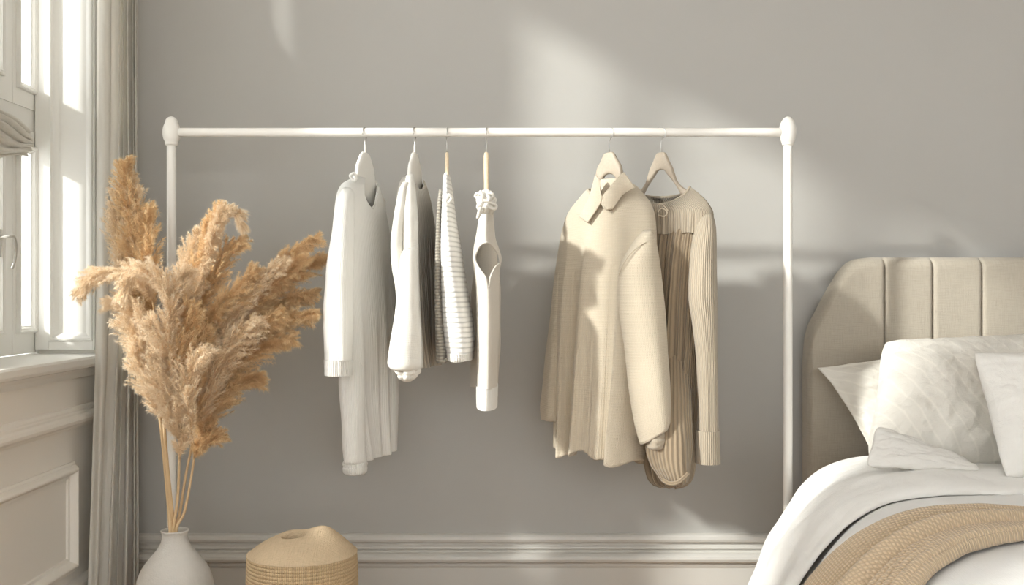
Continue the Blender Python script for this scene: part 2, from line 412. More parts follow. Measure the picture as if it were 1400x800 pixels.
# ------------------------------------------------------------------ curtain
def curtain():
    nz_, ns = 90, 420
    s = np.linspace(0, 1, ns)
    z = np.linspace(.012, 2.86, nz_)
    V = np.zeros((nz_, ns, 3)); UV = np.zeros((nz_, ns, 2))
    yl = np.interp(z, [0, .3, .8, 1.0, 1.85, 2.08, 2.9], [2.83, 2.855, 2.893, 2.90, 2.905, 2.955, 2.96])
    xb = np.interp(z, [0, .3, .8, .9, 2.9], [-1.192, -1.188, -1.183, -1.180, -1.178])
    yr = np.interp(z, [0, 1, 2.9], [3.13, 3.14, 3.145])
    for i in range(nz_):
        amp = np.interp(z[i], [0, .6, 1.2, 2.9], [.036, .027, .022, .020])
        w = 2 * PI * (s * 7.3 + .05 * math.sin(z[i] * 1.3) + .08 * np.sin(s * 9))
        f = np.sin(w + .15 * math.sin(z[i] * 2 + 1)); f = np.sign(f) * np.abs(f) ** .75
        V[i, :, 0] = xb[i] + amp * f * (.72 + .28 * np.sin(s * 17 + 1)) + .01 * np.sin(s * 3 + z[i])
        V[i, :, 1] = yl[i] + (yr[i] - yl[i]) * s + .012 * np.sin(w * 2 + 1)
        V[i, :, 2] = z[i]
        UV[i, :, 0] = s * 1.6; UV[i, :, 1] = z[i]
    ed = np.clip(1 - s / .10, 0, 1) ** 1.5
    V[:, :, 0] = V[:, :, 0] * (1 - ed) + (-1.216) * ed
    V[:, :, 0] = np.maximum(V[:, :, 0], -1.222 - .006 * (z < .78)[:, None])
    t = empty('curtain', 'floor-length sheer off-white linen curtain gathered in the corner beside the window', 'curtain')
    m = cloth('curtain_linen', (.88, .855, .80), weave=.0035, depth=.0008, groove=.08, transl=.40, sheen=.1, strength=.5)
    grid_mesh('curtain_panel', V, UV, False, m, t, solid=.0012)
    # rod and rings up by the ceiling
    tube('curtain_rod', [(-1.2, y, 2.905) for y in np.linspace(.4, 3.19, 12)], .012, M['rack'], t)
    for k in range(6):
        a = np.linspace(0, 2 * PI, 20)
        y = 3.02 + k * .023
        tube('curtain_ring', np.stack([-1.2 + .02 * np.cos(a), y + 0 * a, 2.898 + .024 * np.sin(a)], -1), .0018, M['rack'], t, 6)
curtain()

# bunched linen hanging inside the window
def blind():
    m = cloth('bunched_linen', (.80, .77, .70), weave=.004, groove=.1, transl=.15)
    nU, nV = 90, 120
    V = np.zeros((nU, nV, 3)); UV = np.zeros((nU, nV, 2))
    for i in range(nU):
        t = i / (nU - 1)
        for j in range(nV):
            s = j / (nV - 1)
            Y = 2.50 + .44 * s
            top = 1.545 - .05 * s - .03 * max(0, s - .5)
            bot = 1.355 + .05 * s ** 2
            z = top + (bot - top) * t
            fold = math.sin(t * 5.5 * 2 * PI + 2.2 * math.sin(s * 3 + t * 2)) * .009 * (1 - .4 * s)
            X = GX + .022 + .024 * math.sin(PI * min(1, t * 1.02)) ** .6 * (1 - .35 * s) + fold
            z += .006 * math.sin(s * 9 + t * 7) + .5 * fold * math.cos(t * 33)
            V[i, j] = (max(X, GX + .003), Y, z); UV[i, j] = (Y, z)
    o = grid_mesh('bunched_blind', V, UV, False, m, None, solid=.003)
    tag(o, 'bunched white linen blind gathered in folds across the window above the handle', 'blind')
blind()

# ------------------------------------------------------------------ clothes rack
YR = 2.84
BZ = PZ(181, YR)
def rack():
    t = empty('clothes_rack', 'white metal clothes rack with rounded knobs at both top corners', 'clothes rack')
    xl, xr = PX(234.5, YR), PX(1077, YR)
    S = F / YR
    tube('rail', [(x, YR, BZ) for x in np.linspace(xl, xr, 30)], .0128, M['rack'], t, 32)
    for k, x in enumerate((xl, xr)):
        tube('post', [(x, YR, z) for z in np.linspace(.03, PZ(196, YR), 40)], .0131, M['rack'], t, 32)
        if k == 0:
            pr = [(199, 6), (199, 8), (196.5, 8.8), (193.5, 8.6), (191.5, 10.2), (188, 11.4), (183, 12), (177, 11.8), (173, 10.8), (169.5, 9.2), (167, 8.7), (164, 7.8), (161.5, 5.8), (160, 3.4), (159, 0.2)]
        else:
            pr = [(199, 6), (199, 7.4), (197, 7.9), (194.6, 8.3), (194, 9.0), (189, 10.4), (183, 11.3), (177, 11.6), (172, 11.0), (167, 9.2), (163, 6.8), (160.5, 4.2), (159, .2)]
        rows = interp([(-a, a, b) for a, b in pr], 60) if False else None
        pp = [(PZ(a, YR), b / S) for a, b in pr]
        lo = lathe('knob', pp, (x, YR), M['rack'], t, 40)
        s = lo.modifiers.new('s', 'SUBSURF'); s.levels = 1; s.render_levels = 2
        tube('foot', [(x, y, .016) for y in np.linspace(YR - .28, YR + .28, 10)], .014, M['rack'], t, 20)
    tube('lower_rail', [(x, YR, .06) for x in np.linspace(xl, xr, 20)], .009, M['rack'], t, 20)
    place(t, ((xl + xr) / 2, YR, 0))
rack()

# ------------------------------------------------------------------ hangers
def hanger(name, label, px, ang, near, mat, hw=.205, drop=.13, ztop=None, thick=.012, hub=.013, height=.075, curve=0.0, white_neck=False, cat='hanger'):
    """ang: angle of the hanger to the picture plane in degrees; near: -1 the left arm comes forward, +1 the right arm does"""
    t = empty(name, label, 'clothes hanger', 'hangers on the clothes rail')
    cx = PX(px, YR); z0 = PZ(208, YR) if ztop is None else ztop
    a = math.radians(ang)
    u = np.array([near * math.cos(a), -math.sin(a), 0])           # towards the near shoulder
    v = np.array([-u[1], u[0], 0])
    up = np.array([0, 0, 1.0])
    dk = drop / .13
    top = [(0, 0), (hub * .7, -.001), (hub, -.006), (hub * 1.5, -.022), (hub * 2.4, -.046), (.055, -.07 * dk), (.09, -.093 * dk), (hw * .8, -.112 * dk), (hw, -drop)]
    n = 40
    tx, tz = zip(*top)
    xs = np.concatenate([np.linspace(0, hub, 8, endpoint=False), np.linspace(hub, hw, n - 8)])
    rows = interp(top, 400)
    zt = np.interp(xs, rows[0], rows[1])
    zbt = np.interp(xs, [0, hub * .9, hub * 1.8, .055, .10, hw], [-height, -height - .004, -height - .020, -height - .047, -.137 * dk, -drop - .026])
    zbt = np.minimum(zbt, zt - .012)
    ring = []
    X = np.concatenate([-xs[::-1], xs[1:]]); ZT = np.concatenate([zt[::-1], zt[1:]]); ZB = np.concatenate([zbt[::-1], zbt[1:]])
    m = 12
    ph = np.linspace(0, 2 * PI, m, endpoint=False)
    V = np.zeros((len(X), m, 3))
    for i in range(len(X)):
        h = (ZT[i] - ZB[i]) / 2; c = (ZT[i] + ZB[i]) / 2
        th = thick / 2 * (1 - .25 * abs(X[i]) / hw)
        for j, p in enumerate(ph):
            cc, ss = math.cos(p), math.sin(p)
            e = .5
            dz = math.copysign(abs(ss) ** e, ss) * h; dv = math.copysign(abs(cc) ** e, cc) * th
            sw = -curve * (X[i] / hw) ** 2
            V[i, j] = np.array([cx, YR, z0]) + u * X[i] + v * (dv + sw) + up * (c + dz)
    grid_mesh('hanger_arms', V, V[:, :, [0, 2]], True, mat, t, cap0=True, cap1=True)
    # hook
    r = .0165; cz = BZ + .0128 + .0015 - r
    pts = [np.array([cx, YR, z0 - .01]), np.array([cx, YR, z0 + .015]), np.array([cx, YR, cz - r - .01])]
    for q in np.linspace(-PI / 2 + .25, PI + .35, 24):
        pts.append(np.array([cx, YR, cz]) + u * (r * math.cos(q) * near) + up * (r * math.sin(q)))
    tube('hook', np.array(pts), .0015, M['wire'], t, 8)
    if white_neck:
        tube('ferrule', [(cx, YR, z) for z in np.linspace(z0 - .004, z0 + .022, 5)], .0028, mat, t, 12)
    place(t, (cx, YR, z0 - drop))
    return np.array([cx, YR]), u[:2], v[:2]

# ------------------------------------------------------------------ garments
def solve_s(px, c, u):
    m = (px - 700) / F
    return (m * c[1] - c[0]) / (u[0] - m * u[1])
def body_loft(name, rows, c, u, mat, parent, folds=(), n=224, nr=110, e=2.2, solid=.0035, dips=None, hemwave=None, keepfn=None, phase=0, bfront=None):
    """rows (py, pxL, pxR, b[, shift]) from top to bottom; c hanger centre, u towards the near shoulder"""
    nrm = np.array([-u[1], u[0]])
    if nrm @ (-c) < 0: nrm = -nrm
    R = interp([tuple(r) for r in rows], nr)
    py, xl, xr, b = R[:4]
    z = PZ(py, YR)
    ph = np.linspace(0, 2 * PI, n, endpoint=False)
    cs, sn = np.cos(ph), np.sin(ph)
    x_ = np.sign(cs) * np.abs(cs) ** (2 / e); y_ = np.sign(sn) * np.abs(sn) ** (2 / e)
    V = np.zeros((nr, n, 3)); UV = np.zeros((nr, n, 2))
    for i in range(nr):
        s1, s2 = solve_s(xl[i], c, u), solve_s(xr[i], c, u)
        mid = (s1 + s2) / 2; a = abs(s1 - s2) / 2
        t = i / (nr - 1)
        lx = a * x_
        off = b[i] * y_
        side = np.sign(sn)
        for (k, amp, phs, t0, sharp, drift) in folds:
            g = np.clip((t - t0) / max(1e-6, (1 - t0)), 0, 1) ** .8
            w = np.sin(k * (x_ * PI) + phs + drift * t + (side < 0) * 1.3)
            if sharp: w = np.sign(w) * np.abs(w) ** sharp
            off = off + amp * g * w * np.abs(sn) ** .8
        zz = z[i] + np.zeros(n)
        if dips is not None:
            zz = zz + dips(t, x_, sn)
        if hemwave is not None:
            zz = zz + hemwave(t, x_, sn) * max(0, (t - .75) / .25) ** 2
        V[i, :, 0] = c[0] + u[0] * (mid + lx) + nrm[0] * off
        V[i, :, 1] = c[1] + u[1] * (mid + lx) + nrm[1] * off
        V[i, :, 2] = zz
        UV[i, :, 0] = ph / (2 * PI) * 2 * .2 * 2.2; UV[i, :, 1] = z[i]
    V[..., 1] = np.minimum(V[..., 1], YB - .02)
    keep = keepfn(V, sn) if keepfn is not None else None
    return grid_mesh(name, V, UV, True, mat, parent, solid=solid, keep=keep), V

def sleeve(name, rows, mat, parent, wave=.003, n=96, nr=80, solid=.003, cap=False, kk=3, seed=0, solidoff=-1, top_round=True, tw=0, slant=0):
    """rows (py, pxL, pxR, Y, half depth); px measured at depth Y"""
    R = interp(rows, nr); py, xl, xr, Y, hb = R
    ph = np.linspace(0, 2 * PI, n, endpoint=False)
    V = np.zeros((nr, n, 3)); UV = np.zeros((nr, n, 2))
    for i in range(nr):
        t = i / (nr - 1)
        x0, x1 = PX(xl[i], Y[i]), PX(xr[i], Y[i]); z = PZ(py[i], Y[i])
        g = wave * (.35 + .65 * t)
        w = 1 + (g / .03) * (np.sin(kk * ph + seed + 2 * t) + .6 * np.sin((kk + 2) * ph + 2.1 * seed - 3 * t) + .3 * np.sin((kk * 3) * ph + seed))
        w *= 1 + g / .03 * .35 * math.sin(t * 17 + seed)
        V[i, :, 0] = (x0 + x1) / 2 + (x1 - x0) / 2 * np.cos(ph + tw * t) * w
        V[i, :, 1] = Y[i] + hb[i] * np.sin(ph + tw * t) * w
        V[i, :, 2] = z + slant * t ** 5 * np.cos(ph)
        UV[i, :, 0] = ph / (2 * PI) * .30; UV[i, :, 1] = z
    return grid_mesh(name, V, UV, True, mat, parent, solid=solid, cap0=top_round and False), V

def seam(name, V, i0, mat, parent, r=.0018, j0=0, j1=None):
    ring = V[i0]
    ring = np.vstack([ring, ring[:1]])
    return tube(name, ring, r, mat, parent, 6, caps=False)

def face_pt(px, py, c, u, off):
    nrm = np.array([-u[1], u[0]])
    if nrm @ (-c) < 0: nrm = -nrm
    c2 = c + nrm * off
    s_ = solve_s(px, c2, u); q = c2 + u * s_
    return np.array([q[0], q[1], PZ(py, q[1])])
def ruled(name, Ls, Rs, c, u, offs, mat, parent, bulge=.006, n=30, m=24, solid=.0035, edge=None):
    """a cloth flap between two pixel curves lying off the garment's face; offs (left, right)"""
    A = bez([(a, b, 0) for a, b in Ls], 12); B = bez([(a, b, 0) for a, b in Rs], 12)
    V = np.zeros((len(A), m, 3)); UV = np.zeros((len(A), m, 2))
    for i in range(len(A)):
        for j in range(m):
            w = j / (m - 1); t = i / (len(A) - 1)
            px, py = A[i][:2] * (1 - w) + B[i][:2] * w
            o_ = offs[0] * (1 - w) + offs[1] * w + bulge * math.sin(PI * w) * (1 - .3 * t)
            if len(offs) > 2: o_ += offs[2] * t
            V[i, j] = face_pt(px, py, c, u, o_); UV[i, j] = (px / 479, py / 479)
    return grid_mesh(name, V, UV, False, mat, parent, solid=solid)

# --- materials of the garments
K = {}
K['white'] = cloth('white_fine_knit', (.84, .83, .79), ribu=.0052, depth=.0009, groove=.08, grain=.4)
K['whiterib'] = cloth('white_rib_knit', (.84, .83, .79), ribu=.0065, depth=.002, groove=.15)
K['white2'] = cloth('ecru_fine_knit', (.78, .76, .70), weave=.0030, depth=.0008, groove=.08)
K['shadedrib'] = cloth('shaded_white_rib', (.64, .60, .53), ribu=.011, depth=.003, groove=.35)  # grey puts the white sweater's shaded side into the colour
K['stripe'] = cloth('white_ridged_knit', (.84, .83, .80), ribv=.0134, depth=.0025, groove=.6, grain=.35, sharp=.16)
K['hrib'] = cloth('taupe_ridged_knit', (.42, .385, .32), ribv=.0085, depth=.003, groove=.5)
K['oat'] = cloth('oat_jersey', (.66, .62, .55), weave=.0026, depth=.0006, groove=.07)
K['cream'] = cloth('cream_wool', (.66, .575, .445), ribu=.0040, ribv=.0036, depth=.0012, groove=.13, grain=.6, gscale=900)
K['taupe'] = cloth('taupe_rib', (.455, .385, .29), ribu=.0075, depth=.0022, groove=.38)
K['taupe_fine'] = cloth('taupe_fine_knit', (.45, .385, .295), weave=.0042, depth=.0012, groove=.2)
K['brown'] = cloth('shaded_taupe_rib', (.35, .27, .18), ribu=.0105, depth=.003, groove=.45)  # darkened taupe: the gathered skirt's shade is put into the colour

GH = 'hangers on the clothes rail'
# 1: long white cardigan ------------------------------------------------------
def neck_cut(poly):
    def fn(V, sn):
        px = 700 + F * V[..., 0] / V[..., 1]; py = 400 - (V[..., 2] - 1) * F / V[..., 1]
        r = np.zeros(px.shape, bool); n = len(poly)
        for i in range(n):
            x0, y0 = poly[i]; x1, y1 = poly[(i + 1) % n]
            r ^= ((y0 > py) != (y1 > py)) & (px < (x1 - x0) * (py - y0) / (y1 - y0 + 1e-9) + x0)
        r &= (sn > .02)[None]
        h = r[:-1] | r[1:]
        return ~(h | np.roll(h, -1, 1))
    return fn
def rim(name, V, sn, pts, mat, parent, r=.002):
    px = 700 + F * V[..., 0] / V[..., 1]; py = 400 - (V[..., 2] - 1) * F / V[..., 1]
    out = []
    for (a, b, _) in bez([(a, b, 0) for a, b in pts], 8):
        d = (px - a) ** 2 + (py - b) ** 2 + 1e6 * (sn < .02)[None]
        i, j = np.unravel_index(np.argmin(d), d.shape)
        out.append(P(a, b, V[i, j, 1] - .001))
    out = np.array(out)
    for _ in range(4): out[1:-1, 1] = (out[:-2, 1] + out[1:-1, 1] * 2 + out[2:, 1]) / 4
    out = np.array([P(700 + F * o[0] / o[1] if False else q[0], q[1], o[1]) for q, o in zip(bez([(a, b, 0) for a, b in pts], 8), out)])
    return tube(name, out, r, mat, parent, 8)
SN = np.sin(np.linspace(0, 2 * PI, 224, endpoint=False))
NK1 = [(499, 235), (498, 250), (497.5, 262), (498.5, 268), (501, 275.5), (504.5, 281.5), (508, 284), (511.5, 281), (513.5, 273), (515, 262), (515.5, 250), (515, 235)]
NK2 = [(564, 232), (564.5, 245), (567.5, 253), (572, 258.5), (576, 260), (578.5, 256), (578, 232)]
def garment1():
    c, u, v = hanger('clothes_hanger', 'white wooden hanger holding the long white sleeved knit, first from the left', 499, 74, -1, M['whitewood'], hw=.135, drop=.125, thick=.016, hub=.026, white_neck=True, height=.15)
    t = empty('knit_cardigan', 'long fine white knit with ribbed cuffs hanging nearest the pampas grass', 'sweater', 'clothes on the rail')
    def dips(tt, x, sn):
        g = max(0, 1 - tt / .10)
        return -.006 * g * np.ones_like(x)
    ob, V = body_loft('body', [(243, 486, 511, .012), (248, 481, 514, .018), (258, 471, 516, .026), (275, 466, 519, .034), (310, 464, 524, .042), (360, 464, 531, .046), (450, 470, 536, .044), (550, 476, 537, .040), (626, 488, 535, .036)],
              c, u, K['white'], t, folds=((2.6, .007, .4, .12, 0, 1.0), (4.4, .006, 2.2, .3, .7, .5), (8, .002, .3, .45, 0, 0)), dips=dips, keepfn=neck_cut(NK1), n=224, nr=220)
    rim('neckband', V, SN, NK1[1:-1], K['whiterib'], t, .0022)
    s, SV = sleeve('sleeve', [(258, 471, 478, 2.685, .012), (263, 466, 482, 2.68, .028), (280, 461, 483, 2.665, .036), (320, 456, 482, 2.655, .040), (370, 449, 481, 2.65, .042), (430, 445, 480, 2.65, .042), (493, 445, 480, 2.65, .04)], K['white'], t, .0022, kk=2, seed=1)
    sleeve('cuff', [(492, 445.5, 479.5, 2.65, .038), (502, 446, 479, 2.65, .037), (513, 446.5, 478.5, 2.65, .036)], K['whiterib'], s, .0004, solid=.005)
    s2, _ = sleeve('sleeve', [(300, 478, 490, 2.84, .02), (400, 470, 492, 2.80, .034), (520, 463, 499, 2.76, .042), (570, 466, 500, 2.76, .042), (610, 468, 500, 2.76, .038), (632, 471, 500, 2.76, .034)], K['white'], t, .0028, kk=2, seed=3)
    sleeve('cuff', [(631, 472, 498, 2.76, .030), (634, 470.5, 500, 2.76, .034), (638, 472, 499, 2.76, .034), (640, 471, 499.5, 2.76, .036), (644, 471.5, 499, 2.76, .035), (646, 474, 497, 2.76, .030)], K['whiterib'], s2, .0003, solid=.005)
    # little gathered knot on the near shoulder
    tube('hanging_loop', bez([P(482, 246, 2.72), P(479, 240, 2.715), P(484, 237, 2.72), P(487, 243, 2.73), P(484, 248, 2.73)], 8), .004, K['white'], t, 8)
    place(t, (c[0], c[1], PZ(262, YR)))
garment1()

# 2: white sweater with a ribbed side coloured grey as its shade ------------------------------------
def garment2():
    c, u, v = hanger('clothes_hanger', 'white wooden hanger holding the sweater with the ribbed side shaded grey, second from the left', 567, 79, -1, M['whitewood'], hw=.14, drop=.125, thick=.014, hub=.022, white_neck=True, height=.12)
    t = empty('knit_sweater', 'white sweater with a scrunched sleeve end and ribbed side coloured grey as shade', 'sweater', 'clothes on the rail')
    def dips(tt, x, sn):
        g = max(0, 1 - tt / .14)
        return -.004 * g * np.ones_like(x)
    ob, V = body_loft('body', [(243, 556, 575, .018), (252, 553, 577, .024), (266, 551, 580, .030), (295, 549, 585, .034), (340, 549, 591, .036), (400, 552, 596, .036), (450, 556, 598, .034), (503, 566, 598.5, .030)],
              c, u, K['shadedrib'], t, folds=((3, .007, 1.4, .2, 0, 1.0), (5.5, .006, 2.2, .3, 0, .5)), dips=dips, keepfn=neck_cut(NK2), n=224, nr=220)
    rim('neckband', V, SN, NK2[1:-1], K['white2'], t, .0018)
    # white front panel running down the near edge
    sleeve('front_panel', [(240, 557, 564, 2.74, .015), (262, 553, 567, 2.70, .026), (300, 551, 570, 2.675, .030), (360, 553, 571, 2.67, .030), (420, 556, 573, 2.67, .030), (490, 558, 577, 2.675, .028), (503, 560, 577, 2.675, .026)], K['white2'], t, .0012, kk=2, seed=4)
    sleeve('sleeve', [(250, 552, 558, 2.70, .012), (258, 548, 556, 2.69, .02), (275, 544, 555, 2.68, .026), (305, 539, 552, 2.67, .03), (335, 536, 550, 2.67, .03), (365, 537.5, 552, 2.67, .03), (392, 542, 556, 2.67, .026), (440, 546, 562, 2.68, .024)], K['white2'], t, .0008, kk=2, seed=0)
    s, SV = sleeve('sleeve', [(341, 556, 562, 2.635, .010), (344, 552, 566, 2.63, .022), (352, 549, 568, 2.625, .030), (400, 544, 571, 2.62, .036), (450, 538, 574, 2.62, .040), (485, 531.5, 576, 2.62, .043), (496, 530.5, 576, 2.62, .043), (502, 533, 574, 2.62, .04), (505, 538, 570, 2.62, .035)], K['white2'], t, .0022, kk=2, seed=2.5)
    sleeve('cuff', [(500, 540, 569, 2.62, .028), (505, 541, 571, 2.62, .030), (509, 545, 570, 2.62, .030), (514, 547, 567, 2.62, .027), (518, 550, 563, 2.62, .02), (520, 553, 560, 2.62, .010)], K['white2'], s, .006, kk=5, seed=1, solid=.004)
    place(t, (c[0], c[1], PZ(262, YR)))
garment2()

# 3: ridged white knit ---------------------------------------------------------
def garment3():
    c, u, v = hanger('clothes_hanger', 'honey wooden hanger seen end-on above the ridged white knit', 611, 90 + 4.5, -1, M['wood2'], hw=.10, drop=.10, thick=.0115, hub=.014)
    t = empty('striped_knit', 'white knit with horizontal ridges and a taupe ridged back panel', 'sweater', 'clothes on the rail')
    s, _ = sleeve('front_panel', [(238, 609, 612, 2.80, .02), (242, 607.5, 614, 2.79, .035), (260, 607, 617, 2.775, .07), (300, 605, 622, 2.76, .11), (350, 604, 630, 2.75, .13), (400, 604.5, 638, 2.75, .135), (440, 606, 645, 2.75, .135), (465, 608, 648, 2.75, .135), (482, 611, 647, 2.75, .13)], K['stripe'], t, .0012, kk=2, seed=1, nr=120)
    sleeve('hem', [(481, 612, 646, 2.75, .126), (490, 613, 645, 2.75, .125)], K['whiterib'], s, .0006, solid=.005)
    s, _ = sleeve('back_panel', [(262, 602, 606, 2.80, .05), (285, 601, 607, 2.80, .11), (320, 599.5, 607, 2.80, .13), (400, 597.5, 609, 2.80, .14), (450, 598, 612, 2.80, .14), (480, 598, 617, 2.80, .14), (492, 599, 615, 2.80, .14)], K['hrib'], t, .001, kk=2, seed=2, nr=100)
    tube('hem_fringe', bez([P(601, 490, 2.68), P(606, 494, 2.66), P(612, 491, 2.66), P(618, 494, 2.66), P(622, 490, 2.68)], 6), .004, K['hrib'], s, 8)
    tube('shoulder_gather', bez([P(611, 272, 2.66), P(614, 266, 2.65), P(617, 271, 2.655), P(613, 277, 2.65)], 8), .0035, K['white'], t, 8)
    place(t, (c[0], c[1], PZ(262, YR)))
garment3()

# 4: narrow sleeveless top with a tied neck ------------------------------------
def garment4():
    c, u, v = hanger('clothes_hanger', 'honey wooden hanger seen end-on above the tied neck of the sleeveless top', 665, 90 + 1.8, -1, M['wood2'], hw=.09, drop=.15, thick=.016, hub=.014)
    t = empty('sleeveless_top', 'narrow oat sleeveless top with a tied ruffle neck and wide armhole', 'top', 'clothes on the rail')
    poly = [(651, 346), (655, 338), (660, 333), (666, 331.5), (671, 334), (676, 340), (681, 347), (683, 353), (682.5, 360), (677, 366), (671, 378), (667.5, 394), (664, 380), (657, 370), (651, 360), (649.5, 352)]
    def inside(px, py):
        r = np.zeros(px.shape, bool); n = len(poly)
        for i in range(n):
            x0, y0 = poly[i]; x1, y1 = poly[(i + 1) % n]
            cnd = ((y0 > py) != (y1 > py)) & (px < (x1 - x0) * (py - y0) / (y1 - y0 + 1e-9) + x0)
            r ^= cnd
        return r
    rows = [(268, 658, 671, 2.76, .07), (285, 656.5, 673, 2.75, .10), (300, 655, 674.5, 2.74, .12), (325, 651, 677, 2.73, .13), (340, 647.5, 682, 2.73, .13), (354, 645.5, 686, 2.73, .13), (368, 647.5, 683.5, 2.73, .13), (395, 651, 682, 2.73, .13), (440, 652, 682, 2.73, .13), (500, 652.5, 680, 2.73, .12), (527, 652.5, 679.5, 2.73, .12)]
    n, nr = 260, 200
    R = interp(rows, nr); py, xl, xr, Y, hb = R
    ph = np.linspace(0, 2 * PI, n, endpoint=False)
    V = np.zeros((nr, n, 3)); UV = np.zeros((nr, n, 2))
    for i in range(nr):
        Yn = Y[i]
        x0, x1 = PX(xl[i], Yn), PX(xr[i], Yn)
        w = 1 + .05 * np.sin(2 * ph + 1 + i * .01) + .03 * np.sin(5 * ph + 2)
        V[i, :, 0] = (x0 + x1) / 2 + (x1 - x0) / 2 * np.cos(ph) * (.95 + .0 * w)
        V[i, :, 1] = Yn + hb[i] * np.sin(ph) * w
        V[i, :, 2] = PZ(py[i], Yn)
        UV[i, :, 0] = ph / (2 * PI) * .5; UV[i, :, 1] = V[i, :, 2]
    ppx = 700 + F * V[..., 0] / V[..., 1]; ppy = 400 - (V[..., 2] - 1) * F / V[..., 1]
    cut = inside(ppx, ppy)
    hole = cut[:-1] | cut[1:]
    hole = hole | np.roll(hole, -1, 1)
    ob = grid_mesh('body', V, UV, True, K['oat'], t, solid=.002, keep=~hole[:, :])
    # rolled edge around the armhole, lying on the near side of the body
    pts = []
    pl = bez([(a, b, 0) for a, b in poly] + [(poly[0][0], poly[0][1], 0)], 6)
    fr = (np.sin(ph) < 0)
    for (a, b, _) in pl:
        d = (ppx - a) ** 2 + (ppy - b) ** 2 + 1e6 * (~fr)[None]
        i, j = np.unravel_index(np.argmin(d), d.shape)
        pts.append(P(a, b, V[i, j, 1] - .002))
    tube('armhole_edge', np.array(pts), .0028, K['oat'], t, 8, caps=False)
    sleeve('sunlit_hem', [(526, 652.5, 679.5, 2.73, .121), (540, 652.5, 679, 2.73, .12), (555, 653, 678.5, 2.73, .12)], K['white'], t, .0004, kk=2, solid=.003)  # whiter cloth paints a sunlit patch at the hem
    sleeve('back_panel', [(330, 655, 676, 2.93, .03), (400, 646, 683, 2.93, .03), (460, 644, 683, 2.93, .03), (529, 643.5, 680, 2.93, .03)], K['oat'], t, .002, kk=2, seed=2, solid=.0015)
    # tied ruffle at the neck
    loops = [[(655, 272), (650, 268), (654, 264), (660, 268), (658, 275)], [(662, 272), (668, 264), (674, 266), (672, 273), (664, 275)],
             [(660, 274), (668, 276), (678, 281), (675, 286), (664, 280)], [(658, 276), (660, 286), (656, 292), (653, 298), (656, 286), (659, 278)],
             [(655, 280), (664, 268), (669, 272), (661, 283), (655, 280)], [(663, 268), (657, 262), (661, 266), (667, 271)]]
    for k, lp in enumerate(loops):
        tube('ruffle', bez([P(a, b, 2.60 + .012 * math.sin(k * 2 + i * 1.7)) for i, (a, b) in enumerate(lp)], 8), .0042, K['white2'], t, 8)
    sleeve('neck_gather', [(262, 659, 670, 2.64, .02), (268, 655, 673, 2.63, .03), (277, 655, 675, 2.63, .035), (286, 656, 674, 2.64, .03), (292, 657, 672, 2.66, .02)], K['white2'], t, .009, kk=6, seed=2)
    place(t, (c[0], c[1], PZ(280, YR)))
garment4()

